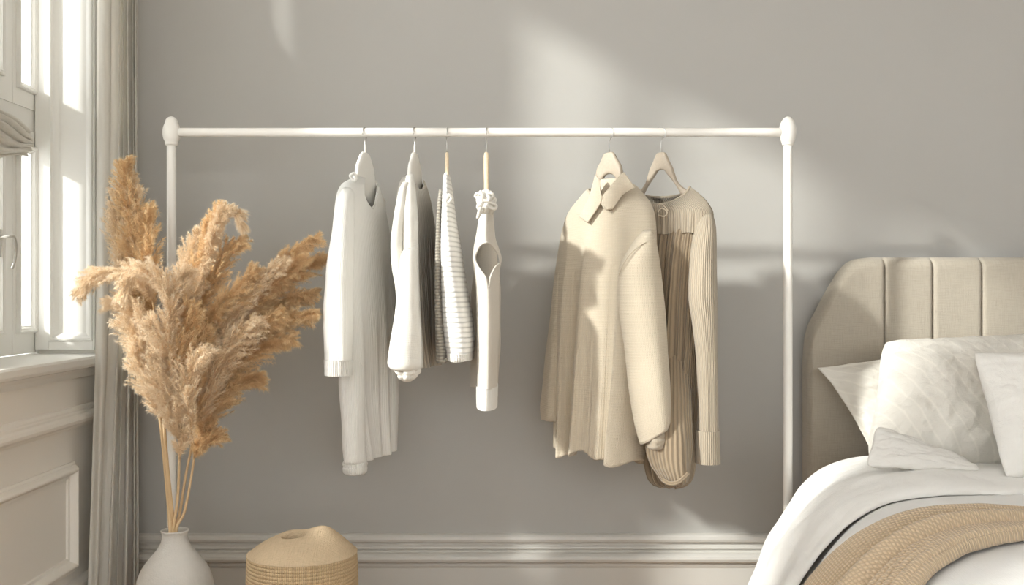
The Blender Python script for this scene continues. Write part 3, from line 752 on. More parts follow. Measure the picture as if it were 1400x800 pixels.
# 5: cream collared shirt -------------------------------------------------------
def garment5():
    c, u, v = hanger('clothes_hanger', 'pale wooden hanger rising from the collar of the cream shirt', 833, 52, 1, M['wood'], hw=.14, drop=.16, thick=.016, hub=.020, height=.062)
    t = empty('collared_shirt', 'long-sleeved cream wool shirt with a wide folded collar', 'shirt', 'clothes on the rail')
    def dips(tt, x, sn):
        g = max(0, 1 - tt / .09)
        return -np.where(sn > 0, .045 * g * np.exp(-((x + .1) / .5) ** 2), 0)
    def hem(tt, x, sn):
        return .012 * np.sin(x * 5 + 1) + .006 * np.sin(x * 13)
    ob, V = body_loft('body', [(254, 808, 862, .040), (258, 804, 867, .045), (268, 796, 875, .052), (284, 784, 886, .060), (300, 777, 891, .063), (330, 772, 893, .064), (400, 769, 886, .070), (500, 768, 880, .076), (570, 769, 874, .078), (623, 770, 869, .080)],
              c, u, K['cream'], t, folds=((2.6, .019, .9, .12, .6, .4), (4.6, .013, 2.4, .2, .6, .3), (9, .003, 1.0, .4, 0, .2)), dips=dips, hemwave=hem, n=320)
    nrm = np.array([-u[1], u[0]]); nrm = nrm if nrm @ (-c) > 0 else -nrm
    # collar: right wing, left wing, and the band inside the neck
    cr = ruled('collar', [(854, 236), (846, 243), (834, 257), (822, 273), (825, 282), (831, 286.5)], [(868, 256), (862, 259), (853, 265), (845, 275), (838, 284.5), (832, 286.6)], c, u, (.058, .052, .014), K['cream'], t, .008)
    ruled('collar', [(815, 239), (811, 254), (806, 270), (793, 297)], [(820, 246), (821, 260), (822.5, 276), (804, 305)], c, u, (.050, .060, .016), K['cream'], t, .006)
    ruled('neckband', [(818, 246), (820, 256), (821.5, 266), (822.5, 277)], [(848, 245), (841, 252), (832, 262), (824, 277)], c, u, (.0, .0, .045), K['cream'], t, .0)
    # placket
    pts = []
    j = int(np.argmin(np.abs(np.linspace(0, 2 * PI, 320, endpoint=False) - PI / 2 - .12)))
    # sleeves
    s, SV = sleeve('sleeve', [(316, 880, 890, 2.705, .02), (322, 875, 893, 2.70, .034), (334, 866, 895.5, 2.70, .044), (350, 857, 898, 2.695, .049), (372, 848, 901, 2.695, .052), (420, 850, 905, 2.69, .054), (480, 857, 910, 2.685, .055), (530, 863, 913, 2.68, .054), (568, 868, 916, 2.68, .053), (583, 872, 916.5, 2.68, .050), (594, 876, 913, 2.68, .046)], K['cream'], t, .0022, kk=2, seed=1.2, slant=.026)
    sleeve('cuff', [(590, 880, 910, 2.68, .038), (603, 882, 911, 2.68, .040), (610, 885, 909, 2.68, .036), (613, 890, 905, 2.68, .02)], K['taupe_fine'], s, .002, kk=3, solid=.003)  # taupe colour paints the shade inside the sleeve opening
    sleeve('sleeve', [(299, 779, 785, 2.97, .02), (308, 772, 788, 2.97, .03), (340, 765, 790, 2.975, .04), (400, 757, 792, 2.98, .045), (470, 749, 792, 2.985, .05), (530, 742, 792, 2.985, .052), (556, 739, 792, 2.985, .05), (574, 741, 790, 2.985, .046)], K['cream'], t, .0022, kk=2, seed=2.6)
    # armhole seam on the near side
    tube('shoulder_seam', bez([P(893, 329, 2.664), P(884, 331, 2.655), P(873, 337, 2.650), P(862, 347, 2.652), P(852, 361, 2.660), P(846, 376, 2.675)], 10), .0016, K['cream'], t, 6)
    place(t, (c[0], c[1], PZ(262, YR)))
garment5()

# 6: taupe ribbed cardigan -------------------------------------------------------
def garment6():
    c, u, v = hanger('clothes_hanger', 'pale wooden hanger with open arms above the taupe gathered cardigan', 904, 48, 1, M['wood'], hw=.165, drop=.16, thick=.016, hub=.016, height=.05)
    t = empty('ribbed_cardigan', 'taupe ribbed cardigan with a scoop neck and gathered skirt darkened as in shade, last on the right', 'cardigan', 'clothes on the rail')
    def dips(tt, x, sn):
        g = max(0, 1 - tt / .5)
        return -np.where(sn > 0, .045 * g * np.sqrt(np.clip(1 - x * x, 0, 1)), .020 * g * np.sqrt(np.clip(1 - x * x, 0, 1)))
    ob, V = body_loft('yoke', [(259, 872, 943, .022), (266, 864, 952, .034), (280, 858, 965, .046), (298, 856, 973, .052), (322, 858, 972, .052)],
              c, u, K['taupe'], t, folds=((3, .003, .4, .3, 0, 0), (14, .004, .4, .5, 0, 0)), dips=dips, nr=60, hemwave=lambda tt, x, sn: .0015 * np.sin(x * 21))
    tube('neckband', np.vstack([V[0], V[0][:1]]), .003, K['taupe_fine'], t, 8, caps=False)
    body_loft('gathered_body', [(316, 862, 968, .046), (322, 861, 967, .050), (400, 864, 960, .062), (500, 870, 954, .066), (580, 880, 949, .064), (625, 887, 944, .060), (648, 892, 941, .052), (659, 900, 936, .036), (662, 908, 930, .018)],
              c, u, K['brown'], t, folds=((4.4, .016, .9, -.12, .7, .3), (11, .009, 2.4, -.20, 0, .3)), n=320)
    s, _ = sleeve('sleeve', [(450, 898, 938, 2.80, .02), (520, 893, 940, 2.74, .03), (590, 887.5, 943, 2.69, .042), (615, 887, 943, 2.69, .045), (635, 891, 943, 2.69, .045), (648, 899, 942, 2.69, .042), (657, 905, 940, 2.69, .034), (663, 914, 934, 2.69, .020)], K['brown'], t, .003, kk=2, seed=1.5)
    tube('cuff', bez([P(905, 655, 2.645), P(915, 661, 2.64), P(928, 659, 2.64), P(941, 647, 2.65)], 8), .006, K['brown'], s, 10)
    s, _ = sleeve('sleeve', [(292, 962, 970, 2.73, .018), (298, 957, 974, 2.725, .030), (312, 952, 977, 2.72, .038), (345, 946, 978, 2.71, .044), (400, 943, 978.5, 2.70, .048), (440, 948, 978.5, 2.70, .046), (500, 954, 979, 2.70, .042), (560, 956, 979.5, 2.70, .038), (590, 955, 980, 2.70, .036)], K['taupe'], t, .0018, kk=2, seed=.4)
    sleeve('cuff', [(588, 953.5, 981, 2.70, .038), (610, 953, 981.5, 2.70, .037), (633, 953.5, 982, 2.70, .036)], K['taupe'], s, .0005, kk=2, solid=.005)
    # embroidered curl on the chest
    for k, pp in enumerate(([(898, 281), (904, 279), (910, 284), (913, 288)], [(899, 290), (905, 285), (912, 290), (908, 296), (900, 294)])):
        nrmY = 2.752
        tube('embroidery', bez([P(a, b, nrmY - .0012 * (a - 898)) for a, b in pp], 8), .0016, K['cream'], t, 6)
    place(t, (c[0], c[1], PZ(262, YR)))
garment6()

# ------------------------------------------------------------------ vase
YV = 2.60
def vase():
    c = (PX(239, YV), YV); S = F / YV
    pr = [(923, 0), (923, 28), (921, 31), (905, 37), (880, 45), (850, 51), (822, 53.5), (800, 52.5), (780, 46.5), (767, 38), (757, 29), (750, 23.5), (744, 19.5), (738, 17.3), (731, 16.6), (727.5, 17.2), (725.5, 18.8), (724, 18.8), (723.6, 17.4), (725, 15.6), (732, 14.6), (742, 15), (756, 24), (780, 42), (820, 48), (900, 30), (910, 0)]
    pp = [(PZ(y, YV), max(.0, r / S)) for y, r in pr]
    z0 = pp[0][0]
    pp = [(z - z0, r) for z, r in pp]
    o = lathe('ceramic_vase', pp, c, M['ceramic'], None, 72)
    s = o.modifiers.new('s', 'SUBSURF'); s.levels = 1; s.render_levels = 1
    tag(o, 'round matt white ceramic vase with a short neck holding the pampas grass', 'vase')
    return z0
vase()

# ------------------------------------------------------------------ pampas grass
def pampas_mat(name, col, tip):
    m, nt, b = nodes(name)
    b.inputs['Roughness'].default_value = .85; b.inputs['Specular IOR Level'].default_value = .1
    at = N(nt, 'ShaderNodeAttribute', attribute_name='tone')
    mx = N(nt, 'ShaderNodeMix'); mx.data_type = 'RGBA'
    mx.inputs[6].default_value = rgb(col); mx.inputs[7].default_value = rgb(tip)
    L(nt, at.outputs['Fac'], mx.inputs[0]); L(nt, mx.outputs[2], b.inputs['Base Color'])
    tr = N(nt, 'ShaderNodeBsdfTranslucent'); L(nt, mx.outputs[2], tr.inputs['Color'])
    ms = N(nt, 'ShaderNodeMixShader'); ms.inputs[0].default_value = .4
    L(nt, b.outputs[0], ms.inputs[1]); L(nt, tr.outputs[0], ms.inputs[2]); L(nt, ms.outputs[0], nt.nodes['Material Output'].inputs['Surface'])
    return m
PM = [pampas_mat('pampas_pale', (.81, .64, .42), (.95, .85, .69)), pampas_mat('pampas_gold', (.74, .52, .275), (.91, .75, .50))]
PSTEM = plain('pampas_stem', (.66, .48, .28), .6, .1, 40)

def plume(name, spine, rad, mat, parent, seed, nb=125, nf=125, droop=.28, taper=True, side=0.0):
    r = np.random.default_rng(seed)
    sp = bez(spine, 14)
    seg = np.linalg.norm(np.diff(sp, axis=0), axis=1); cum = np.concatenate([[0], np.cumsum(seg)]); Lt = cum[-1]
    def at(t):
        d = t * Lt
        return np.stack([np.interp(d, cum, sp[:, k]) for k in range(3)], -1)
    nb = int(nb * max(.6, Lt / .22))
    t0 = np.sort(r.random(nb)) * .97
    p0 = at(t0); tg = at(np.minimum(t0 + .03, 1)) - at(np.maximum(t0 - .03, 0)); tg /= np.linalg.norm(tg, axis=1)[:, None]
    rv = r.normal(size=(nb, 3)); rv -= tg * (rv * tg).sum(1)[:, None]; rv /= np.linalg.norm(rv, axis=1)[:, None]
    prof = (np.clip(np.sin(PI * np.clip(t0 * .86 + .13, 0, 1)), .0, 1) ** .6) if taper else np.ones(nb)
    bl = rad * 2.6 * (.55 + .6 * r.random(nb)) * prof + .012          # branchlet length
    dirn = tg * (.95 + .3 * r.random(nb))[:, None] + rv * (.42 + .25 * r.random(nb))[:, None]
    dirn /= np.linalg.norm(dirn, axis=1)[:, None]
    # fibres along every branchlet
    B = nb * nf
    bi = np.repeat(np.arange(nb), nf)
    q = r.random(B) ** .85
    dd = droop * (.5 + r.random(nb))[bi]
    base = p0[bi] + dirn[bi] * (q * bl[bi])[:, None]
    base[:, 2] -= dd * bl[bi] * q ** 2 * .6
    bd = dirn[bi].copy(); bd[:, 2] -= dd * q * 1.2
    bd /= np.linalg.norm(bd, axis=1)[:, None]
    rr = r.normal(size=(B, 3))
    fd = bd * 1.0 + rr * .62
    fd /= np.linalg.norm(fd, axis=1)[:, None]
    fl = (.010 + .012 * r.random(B)) * (1.05 - .45 * q)
    mid = base + fd * fl[:, None] * .5
    end = base + fd * fl[:, None]; end[:, 2] -= fl * .22
    wv = np.cross(fd, r.normal(size=(B, 3))); wv /= np.linalg.norm(wv, axis=1)[:, None]
    w = .00042 * (.7 + .6 * r.random(B))
    V = np.stack([base - wv * w[:, None], base + wv * w[:, None], mid + wv * w[:, None] * .8, mid - wv * w[:, None] * .8, end], 1).reshape(-1, 3)
    o5 = np.arange(B) * 5
    # polygons: quad + tri
    loops = np.stack([o5, o5 + 1, o5 + 2, o5 + 3, o5 + 3, o5 + 2, o5 + 4], 1).reshape(-1)
    ls = np.zeros(B * 2, int); ls[0::2] = np.arange(B) * 7; ls[1::2] = np.arange(B) * 7 + 4
    me = bpy.data.meshes.new(name)
    me.vertices.add(B * 5); me.vertices.foreach_set('co', V.reshape(-1))
    me.loops.add(len(loops)); me.loops.foreach_set('vertex_index', loops)
    me.polygons.add(B * 2); me.polygons.foreach_set('loop_start', ls)
    tot = np.zeros(B * 2, int); tot[0::2] = 4; tot[1::2] = 3
    try: me.polygons.foreach_set('loop_total', tot)
    except Exception: pass
    me.update(calc_edges=True)
    tone = np.clip(.15 + .5 * q + .25 * r.random(B), 0, 1)
    tn = np.repeat(tone, 5).reshape(-1, 5); tn[:, 4] += .2; tn[:, 0:2] -= .15
    a = me.attributes.new('tone', 'FLOAT', 'POINT'); a.data.foreach_set('value', np.clip(tn.reshape(-1), 0, 1))
    o = link(name, me, mat, parent)
    # the plume's own spine
    tube('rachis', at(np.linspace(0, .9, 24)), np.linspace(.0016, .0006, 24), PSTEM, o, 6)
    return o

def pampas():
    mouth = np.array(P(238, 727, YV)); mz = mouth[2]
    #  stalk: label, stem pixel path (from the mouth up), list of plumes (spine px, Y, radius, pale/gold)
    Y0 = YV
    stalks = [
     ('tall pampas stalk whose plume rises highest beside the curtain', [(234, 728), (226, 640), (219, 575), (205, 470), (196, 410)], 2.64, [
        ([(196, 430), (186, 360), (178, 290), (171, 222)], 2.64, .034, 1), ([(203, 420), (196, 360), (188, 300), (180, 240)], 2.66, .030, 0),
        ([(206, 440), (204, 380), (203, 330), (202, 284)], 2.62, .028, 1), ([(190, 440), (172, 380), (163, 320), (158, 262)], 2.66, .026, 0)]),
     ('pale pampas stalk arching and drooping to the left over the window sill', [(232, 728), (229, 640), (224, 572), (224, 500)], 2.55, [
        ([(208, 412), (190, 378), (160, 372), (132, 378), (108, 400)], 2.52, .020, 0), ([(228, 470), (232, 410), (212, 378), (186, 376), (168, 402)], 2.48, .027, 0),
        ([(222, 500), (200, 450), (172, 420), (150, 415)], 2.56, .030, 0), ([(226, 545), (214, 500), (190, 462), (172, 440)], 2.54, .034, 0),
        ([(222, 572), (208, 540), (196, 510), (186, 470)], 2.52, .030, 0), ([(226, 570), (232, 520), (222, 470), (205, 440)], 2.48, .034, 0)]),
     ('upright pampas stalk in the middle with a plume curling over at the top', [(240, 728), (243, 680), (245, 630), (246, 560)], 2.60, [
        ([(248, 470), (258, 400), (282, 330), (300, 278)], 2.60, .024, 1), ([(262, 420), (285, 350), (300, 300), (318, 290), (333, 312)], 2.58, .015, 0),
        ([(250, 450), (248, 400), (258, 350), (272, 318)], 2.62, .028, 0), ([(258, 460), (282, 400), (306, 352), (332, 330)], 2.60, .027, 1),
        ([(262, 470), (296, 425), (330, 392), (346, 368)], 2.58, .026, 1), ([(246, 500), (240, 450), (242, 410), (256, 372)], 2.52, .030, 0),
        ([(246, 560), (244, 510), (250, 460), (262, 420)], 2.50, .036, 1), ([(245, 628), (248, 590), (240, 555), (232, 520)], 2.46, .024, 0),
        ([(243, 600), (232, 560), (215, 520), (212, 490)], 2.46, .030, 0)]),
     ('broad pampas stalk sweeping to the right towards the white clothes', [(242, 728), (246, 700), (254, 650), (262, 610), (270, 560)], 2.66, [
        ([(270, 560), (300, 490), (345, 410), (395, 350), (440, 322)], 2.66, .026, 1), ([(275, 540), (318, 462), (372, 400), (420, 365), (446, 350)], 2.68, .026, 1),
        ([(272, 530), (306, 450), (346, 395), (390, 352)], 2.60, .024, 0), ([(285, 520), (335, 450), (390, 415), (432, 398)], 2.68, .026, 1),
        ([(290, 530), (340, 470), (390, 440), (430, 428)], 2.64, .024, 1), ([(285, 550), (325, 500), (365, 472), (398, 462)], 2.62, .028, 1),
        ([(268, 580), (290, 520), (320, 470), (350, 440)], 2.56, .034, 0),
        ([(275, 560), (310, 500), (345, 455), (385, 430)], 2.60, .030, 1), ([(300, 470), (340, 420), (380, 380), (415, 352)], 2.63, .026, 1)]),
     ('low golden pampas stalk with short plumes close above the vase', [(245, 728), (252, 700), (261, 655), (267, 615)], 2.62, [
        ([(266, 628), (276, 596), (288, 560), (308, 540)], 2.60, .028, 1), ([(265, 626), (274, 610), (290, 600), (302, 596)], 2.58, .018, 1),
        ([(268, 610), (286, 570), (318, 530), (355, 515)], 2.62, .030, 1), ([(260, 600), (262, 550), (268, 500), (276, 450)], 2.54, .034, 1),
        ([(262, 590), (256, 550), (262, 510), (280, 480)], 2.46, .028, 0)]),
    ]
    sd = 100
    for k, (lab, path, Ys, plumes) in enumerate(stalks):
        t = empty('pampas_grass', 'dried ' + lab, 'dried grass', 'pampas stalks in the vase')
        n = len(path)
        off = (k - 2) * .0035
        pts = [P(238 + (px - 238) * 1.0, py, YV + (Ys - YV) * (i / (n - 1))) for i, (px, py) in enumerate(path)]
        low = (mouth[0] + off * .5, mouth[1] + (.006 if k % 2 else -.006), mz - .10)
        pts[0] = (mouth[0] + off, mouth[1] + (.005 if k % 2 else -.005), mz + .004)
        st = bez([low] + pts, 10)
        tube('stem', st, np.linspace(.0066 if k in (0, 1) else .0046, .003, len(st)), PSTEM, t, 8)
        for j, (sp, Y, rad, g) in enumerate(plumes):
            sd += 1
            jit = random.uniform(-.012, .012)
            S3 = [P(a, b, Y + (i / (len(sp) - 1)) * jit) for i, (a, b) in enumerate(sp)]
            plume('plume', S3, rad, PM[g], t, sd)
            j0 = st[-1]
            # thin branch from stem to the plume's foot
            tube('stem', bez([j0, (j0 + np.array(S3[0])) / 2 + np.array([0, 0, -.004]), S3[0]], 5), .0014, PSTEM, t, 6)
        place(t, low)
pampas()

# ------------------------------------------------------------------ woven basket
def basket():
    Yc = 2.50; S = F / Yc; c = (PX(413.5, Yc), Yc); R0 = 73 / S
    t = empty('woven_basket', 'round coiled straw basket with a domed woven lid on the floor by the vase', 'basket')
    m = cloth('coiled_straw', (.66, .50, .31), ribu=.0045, depth=.0014, groove=.35, grain=.6, gscale=300, sheen=0)
    ml = cloth('woven_lid_straw', (.62, .48, .32), weave=.0042, depth=.0018, groove=.4, grain=.8, gscale=400, sheen=0)
    pr = [(0, 0)]
    zt = PZ(753, Yc) - .004
    n = int(zt / .0086)
    for i in range(n):
        z0 = i * zt / n
        rr = R0 * (.90 + .115 * math.sin(PI * (.12 + .60 * i / n)))
        for q in range(6):
            a = PI * q / 6
            pr.append((z0 + zt / n * (1 - math.cos(a)) / 2, rr + .0032 * math.sin(a)))
    rt = pr[-1][1]
    body = lathe('basket_body', pr, c, m, t, 120)
    # lid: a domed disc with a hump on the right and a hollow on the left
    nr, na = 60, 120
    V = np.zeros((nr, na, 3)); UV = np.zeros((nr, na, 2))
    hx, hy = -.018, -.012
    hr = .030
    for j in range(na):
        a = 2 * PI * j / na
        ex, ey = math.cos(a) * (rt + .002), math.sin(a) * (rt + .002)
        h0, h1 = hx + hr * math.cos(a), hy + hr * .8 * math.sin(a)
        for i in range(nr):
            q = i / (nr - 1)
            x = ex + (h0 - ex) * q; y = ey + (h1 - ey) * q
            rr = math.hypot(x, y) / rt
            h = .046 * (1 - rr ** 2.6) + .022 * math.exp(-((x - .056) ** 2 + (y - .01) ** 2) / .046 ** 2)
            h += .006 * math.exp(-((x + .035) ** 2 + (y - .02) ** 2) / .03 ** 2)
            if i < 4: h = h * (i / 4) ** .5
            if q > .93: h -= .004 * ((q - .93) / .07) ** 2
            V[i, j] = (c[0] + x, c[1] + y, zt + max(0, h) ); UV[i, j] = (x, y)
    # throat going down
    ext = 8
    V2 = np.zeros((ext, na, 3)); UV2 = np.zeros((ext, na, 2))
    for i in range(ext):
        w = (i + 1) / ext
        for j in range(na):
            p = V[-1, j].copy(); cc = np.array([c[0] + hx, c[1] + hy])
            p[:2] = cc + (p[:2] - cc) * (1 - .1 * w); p[2] -= .045 * w
            V2[i, j] = p; UV2[i, j] = UV[-1, j] + .045 * w
    VV = np.concatenate([V, V2]); UU = np.concatenate([UV, UV2])
    grid_mesh('basket_lid', VV, UU, True, ml, t)
    place(t, (c[0], c[1], 0))
basket()

# ------------------------------------------------------------------ bed
K['linen'] = cloth('beige_linen', (.43, .385, .315), weave=.0045, depth=.0008, groove=.30, grain=.5, gscale=400, sheen=.2)
K['sheet'] = cloth('white_cotton', (.76, .75, .73), weave=.0022, depth=.0004, groove=.04, wr=.12, wscale=7, sheen=.15)
K['duvet'] = cloth('white_duvet_cotton', (.78, .765, .735), weave=.0022, depth=.0004, groove=.04, wr=.38, wscale=7, sheen=.15)
K['pillow'] = cloth('cream_pillow_cotton', (.69, .66, .60), weave=.0026, depth=.0005, groove=.05, wr=.35, wscale=11, lines=11, sheen=.15)
K['pillow2'] = cloth('white_pillow_cotton', (.76, .74, .70), weave=.0026, depth=.0005, groove=.05, wr=.2, wscale=12, sheen=.15)
K['throwm'] = cloth('beige_knit_throw', (.64, .49, .33), ribu=.0060, ribv=.0048, depth=.0025, groove=.35, grain=.7, gscale=260)
HX0 = PX(1107, 3.12)
BW = 2.72                   # right side of the bed
def bed():
    t = empty('upholstered_bed', 'bed with a channelled beige linen headboard and chamfered corners', 'bed')
    yf = 3.085
    ztop = PZ(352, yf)
    zcut = PZ(445, yf); xcut = PX(1176, yf)
    xb = [PX(x, yf) for x in (1106, 1209, 1274, 1341)]
    w = xb[3] - xb[2]
    while xb[-1] < 2.5: xb.append(xb[-1] + w)
    # each channel is a padded slab; outline of the first follows the chamfer
    def channel(x0, x1, first):
        nx, nz = 40, 90
        V = np.zeros((nz, nx, 3)); UV = np.zeros((nz, nx, 2))
        for j in range(nx):
            u_ = j / (nx - 1); x = x0 + (x1 - x0) * u_
            if first:
                # px outline: (1106,660)...(1106,470) curve (1112,440) (1150,372) (1176,353)
                px = 700 + F * x / yf
                oy = np.interp(px, [1105.5, 1106.5, 1109, 1114, 1124, 1137, 1150, 1158, 1166, 1176, 1190, 1210], [505, 480, 460, 444, 425, 400, 378, 367, 359, 354, 352, 352])
                zt = PZ(oy, yf)
            else: zt = ztop
            for i in range(nz):
                v_ = i / (nz - 1); z = .05 + (zt - .05) * v_
                eL = 1 - (1 - min(1, (x - x0) / .014)) ** 2 if not first else 1 - (1 - min(1, (x - x0) / .05)) ** 2
                eR = 1 - (1 - min(1, (x1 - x) / .014)) ** 2
                eT = 1 - (1 - min(1, (zt - z) / .03)) ** 2
                p = .008 * (min(eL, eR)) + .024 * eT - .018
                if eL <= 0 or eR <= 0: p = min(p, -.004 if not first or eR <= 0 else -.03)
                V[i, j] = (x, yf - p, z); UV[i, j] = (x, z)
        return V, UV
    parts = []
    for k in range(len(xb) - 1):
        V, UV = channel(xb[k], xb[k + 1], k == 0)
        nm = 'headboard_channel'
        # close to the back: add rows to the back plane
        back = YB - .045
        top = V[-1].copy(); top[:, 1] = back
        UVt = UV[-1].copy(); UVt[:, 1] += .1
        V = np.concatenate([V, top[None]]); UV = np.concatenate([UV, UVt[None]])
        if k == 0:
            l = V[:, :1].copy(); l[:, :, 1] = back
            ul = UV[:, :1].copy(); ul[:, :, 0] -= .1
            V = np.concatenate([l, V], 1); UV = np.concatenate([ul, UV], 1)
        grid_mesh(nm, V, UV, False, K['linen'], t)
    boxes('headboard_back', [(xb[0] + .08, xb[-1], YB - .055, YB - .046, .05, ztop - .13)], K['linen'], t)
    boxes('bed_base', [(1.0, 2.68, 1.15, 3.0, .10, .30)], K['linen'], t, .01)
    for (x, y) in ((1.06, 1.2), (2.6, 1.2), (1.06, 2.9), (2.6, 2.9)):
        lathe('leg', [(0, .0), (0, .02), (.1, .028)], (x, y), M['wood'], t, 20)
    place(t, (1.84, 2.1, 0))
bed()

# mattress
def mattress():
    o = boxes('mattress', [(1.0, 2.68, 1.15, 3.03, .301, .505)], K['sheet'], None, .035)
    for p in o.data.polygons: p.use_smooth = True
    tag(o, 'thick mattress in a white fitted sheet, its corner showing at the headboard', 'mattress')
mattress()

# cover profile across the bed: arc length a (0 where the side begins, negative over the flat top)
prof_px = np.array([(1.06, .505), (.98, .497), (.91, .479), (.85, .446), (.80, .40), (.755, .345), (.715, .28), (.685, .21), (.665, .13), (.655, .03)])
pc = bez([(x, 0, z) for x, z in prof_px], 12)[:, [0, 2]]
pl_ = np.concatenate([[0], np.cumsum(np.linalg.norm(np.diff(pc, axis=0), axis=1))])
AM = pl_[-1]
def prof(a):
    """arc length -> x, z, outward normal"""
    a = np.asarray(a, float)
    x = np.where(a < 0, pc[0, 0] - a, np.interp(a, pl_, pc[:, 0]))
    z = np.where(a < 0, pc[0, 1] + 0 * a, np.interp(a, pl_, pc[:, 1]))
    e = .02
    def xz(b): return np.where(b < 0, pc[0, 0] - b, np.interp(b, pl_, pc[:, 0])), np.where(b < 0, pc[0, 1], np.interp(b, pl_, pc[:, 1]))
    x0, z0 = xz(a - e); x1, z1 = xz(a + e)
    tx, tz = x1 - x0, z1 - z0
    l = np.hypot(tx, tz) + 1e-9
    return x, z, tz / l, -tx / l                  # normal (left/up)
def fbm(x, y, z, o=3):
    return noise.fractal(Vector((x, y, z)), 1.0, 2.0, o)
def drape(name, a0, a1, yfn, hfn, na, ny, mat, parent=None, solid=.004, uvs=1):
    V = np.zeros((ny, na, 3)); UV = np.zeros((ny, na, 2))
    def xs(y): return float(np.interp(y, [1.0, 1.8, 2.1, 2.38, 2.9], [-.14, -.14, -.10, -.03, 0]))
    A = np.linspace(a0, a1, na)
    X, Z, NX, NZ = prof(A)
    for i in range(ny):
        w = i / (ny - 1)
        for j in range(na):
            a = A[j]; y = yfn(a, w); h = hfn(a, w, y)
            V[i, j] = (X[j] + NX[j] * h + xs(y), y, Z[j] + NZ[j] * h); UV[i, j] = (a, y)
    return grid_mesh(name, V, UV, False, mat, parent, solid=solid)

def bedding():
    # coverlet
    def yf(a, w): return 1.10 + (2.72 - 1.10) * w
    def hf(a, w, y):
        side = max(0, min(1, a / .3))
        return .010 + .006 * fbm(a * 3, y * 2.2, 1) + side * .012 * math.sin(y * 14 + 2 * math.sin(a * 3)) - .012 * side
    o = drape('coverlet', -1.55, AM - .01, yf, hf, 220, 200, K['sheet'])
    tag(o, 'smooth white coverlet spread over the bed under the duvet and throw', 'coverlet')
    # folded duvet lying across the head end
    def yd(a, w):
        y1 = 2.86 - .03 * math.sin(a * 4) - .10 * max(0, min(1, (a - .05) / .3))
        fr = np.interp(a, [-1.6, -.3, .0, .12, .22, .35, .5, .8], [2.35, 2.36, 2.36, 2.36, 2.355, 2.35, 2.34, 2.33])
        fr += .012 * fbm(a * 8, 3.1, 0)
        return fr + (y1 - fr) * w
    def hd(a, w, y):
        e = min(w / .10, 1); e = math.sqrt(max(0, 1 - (1 - e) ** 2))
        e2 = min((1 - w) / .16, 1); e2 = math.sqrt(max(0, 1 - (1 - e2) ** 2))
        side = max(0, min(1, a / .25))
        h = .014 + .026 * e * (.35 + .65 * e2)
        h += (.007 * fbm(a * 2.5, y * 5, 4) + .004 * math.sin(y * 26 + 3 * math.sin(a * 2.4))) * e
        h += side * .014 * math.sin(y * 22 + a * 5 + 1.5 * math.sin(a * 7)) * e + side * .010 * fbm(a * 3, y * 9, 8) * e
        h += .006 * math.exp(-((w - .10) / .07) ** 2) * fbm(a * 16, 1.7, 2, 2)
        return h
    t = empty('duvet', 'puffy white cotton duvet folded back and spilling over the left side of the bed', 'duvet')
    drape('duvet_top', -1.55, AM - .02, yd, hd, 360, 150, K['duvet'], t, solid=.004)
    # its turned front edge, a soft band with small puckers
    place(t, (1.2, 2.6, .54))
    # throw
    def yt(a, w):
        yb = np.interp(a, [-1.0, -.5, -.05, .08, .16, .25, .38, .6, .8], [2.01, 2.01, 2.01, 2.01, 2.01, 2.015, 2.035, 2.06, 2.08])
        yf_ = np.interp(a, [-1.0, -.5, -.05, .08, .16, .25, .38, .6, .8], [1.98, 1.96, 1.915, 1.85, 1.79, 1.72, 1.65, 1.60, 1.58])
        return yf_ + (yb - yf_) * w
    def ht(a, w, y):
        e = math.sqrt(max(0, 1 - (1 - min(1, w / .04, (1 - w) / .05)) ** 2))
        q = w ** .8
        dr = .10 * math.sin(a * 3.1 + .6) + .04 * math.sin(a * 9)
        big = abs(math.sin(PI * (q * 2.35 + dr + .18))) ** .75
        small = abs(math.sin(PI * (q * 11 + dr * 2))) ** .8
        m_ = max(0, min(1, (.42 - w) / .1))
        f = .056 * big * (1 - m_) + (.014 + .014 * small) * m_
        f *= math.sqrt(max(0, 1 - (1 - min(1, w / .12, (1 - w) / .10)) ** 2))
        return .019 + .006 * e + f * (.75 + .25 * math.sin(a * 6)) + .003 * fbm(a * 5, y * 8, 6)
    o = drape('knit_throw', -1.0, AM - .12, yt, ht, 300, 240, K['throwm'], solid=.006)
    tag(o, 'beige chunky knit throw blanket rumpled across the white coverlet', 'throw blanket')
bedding()

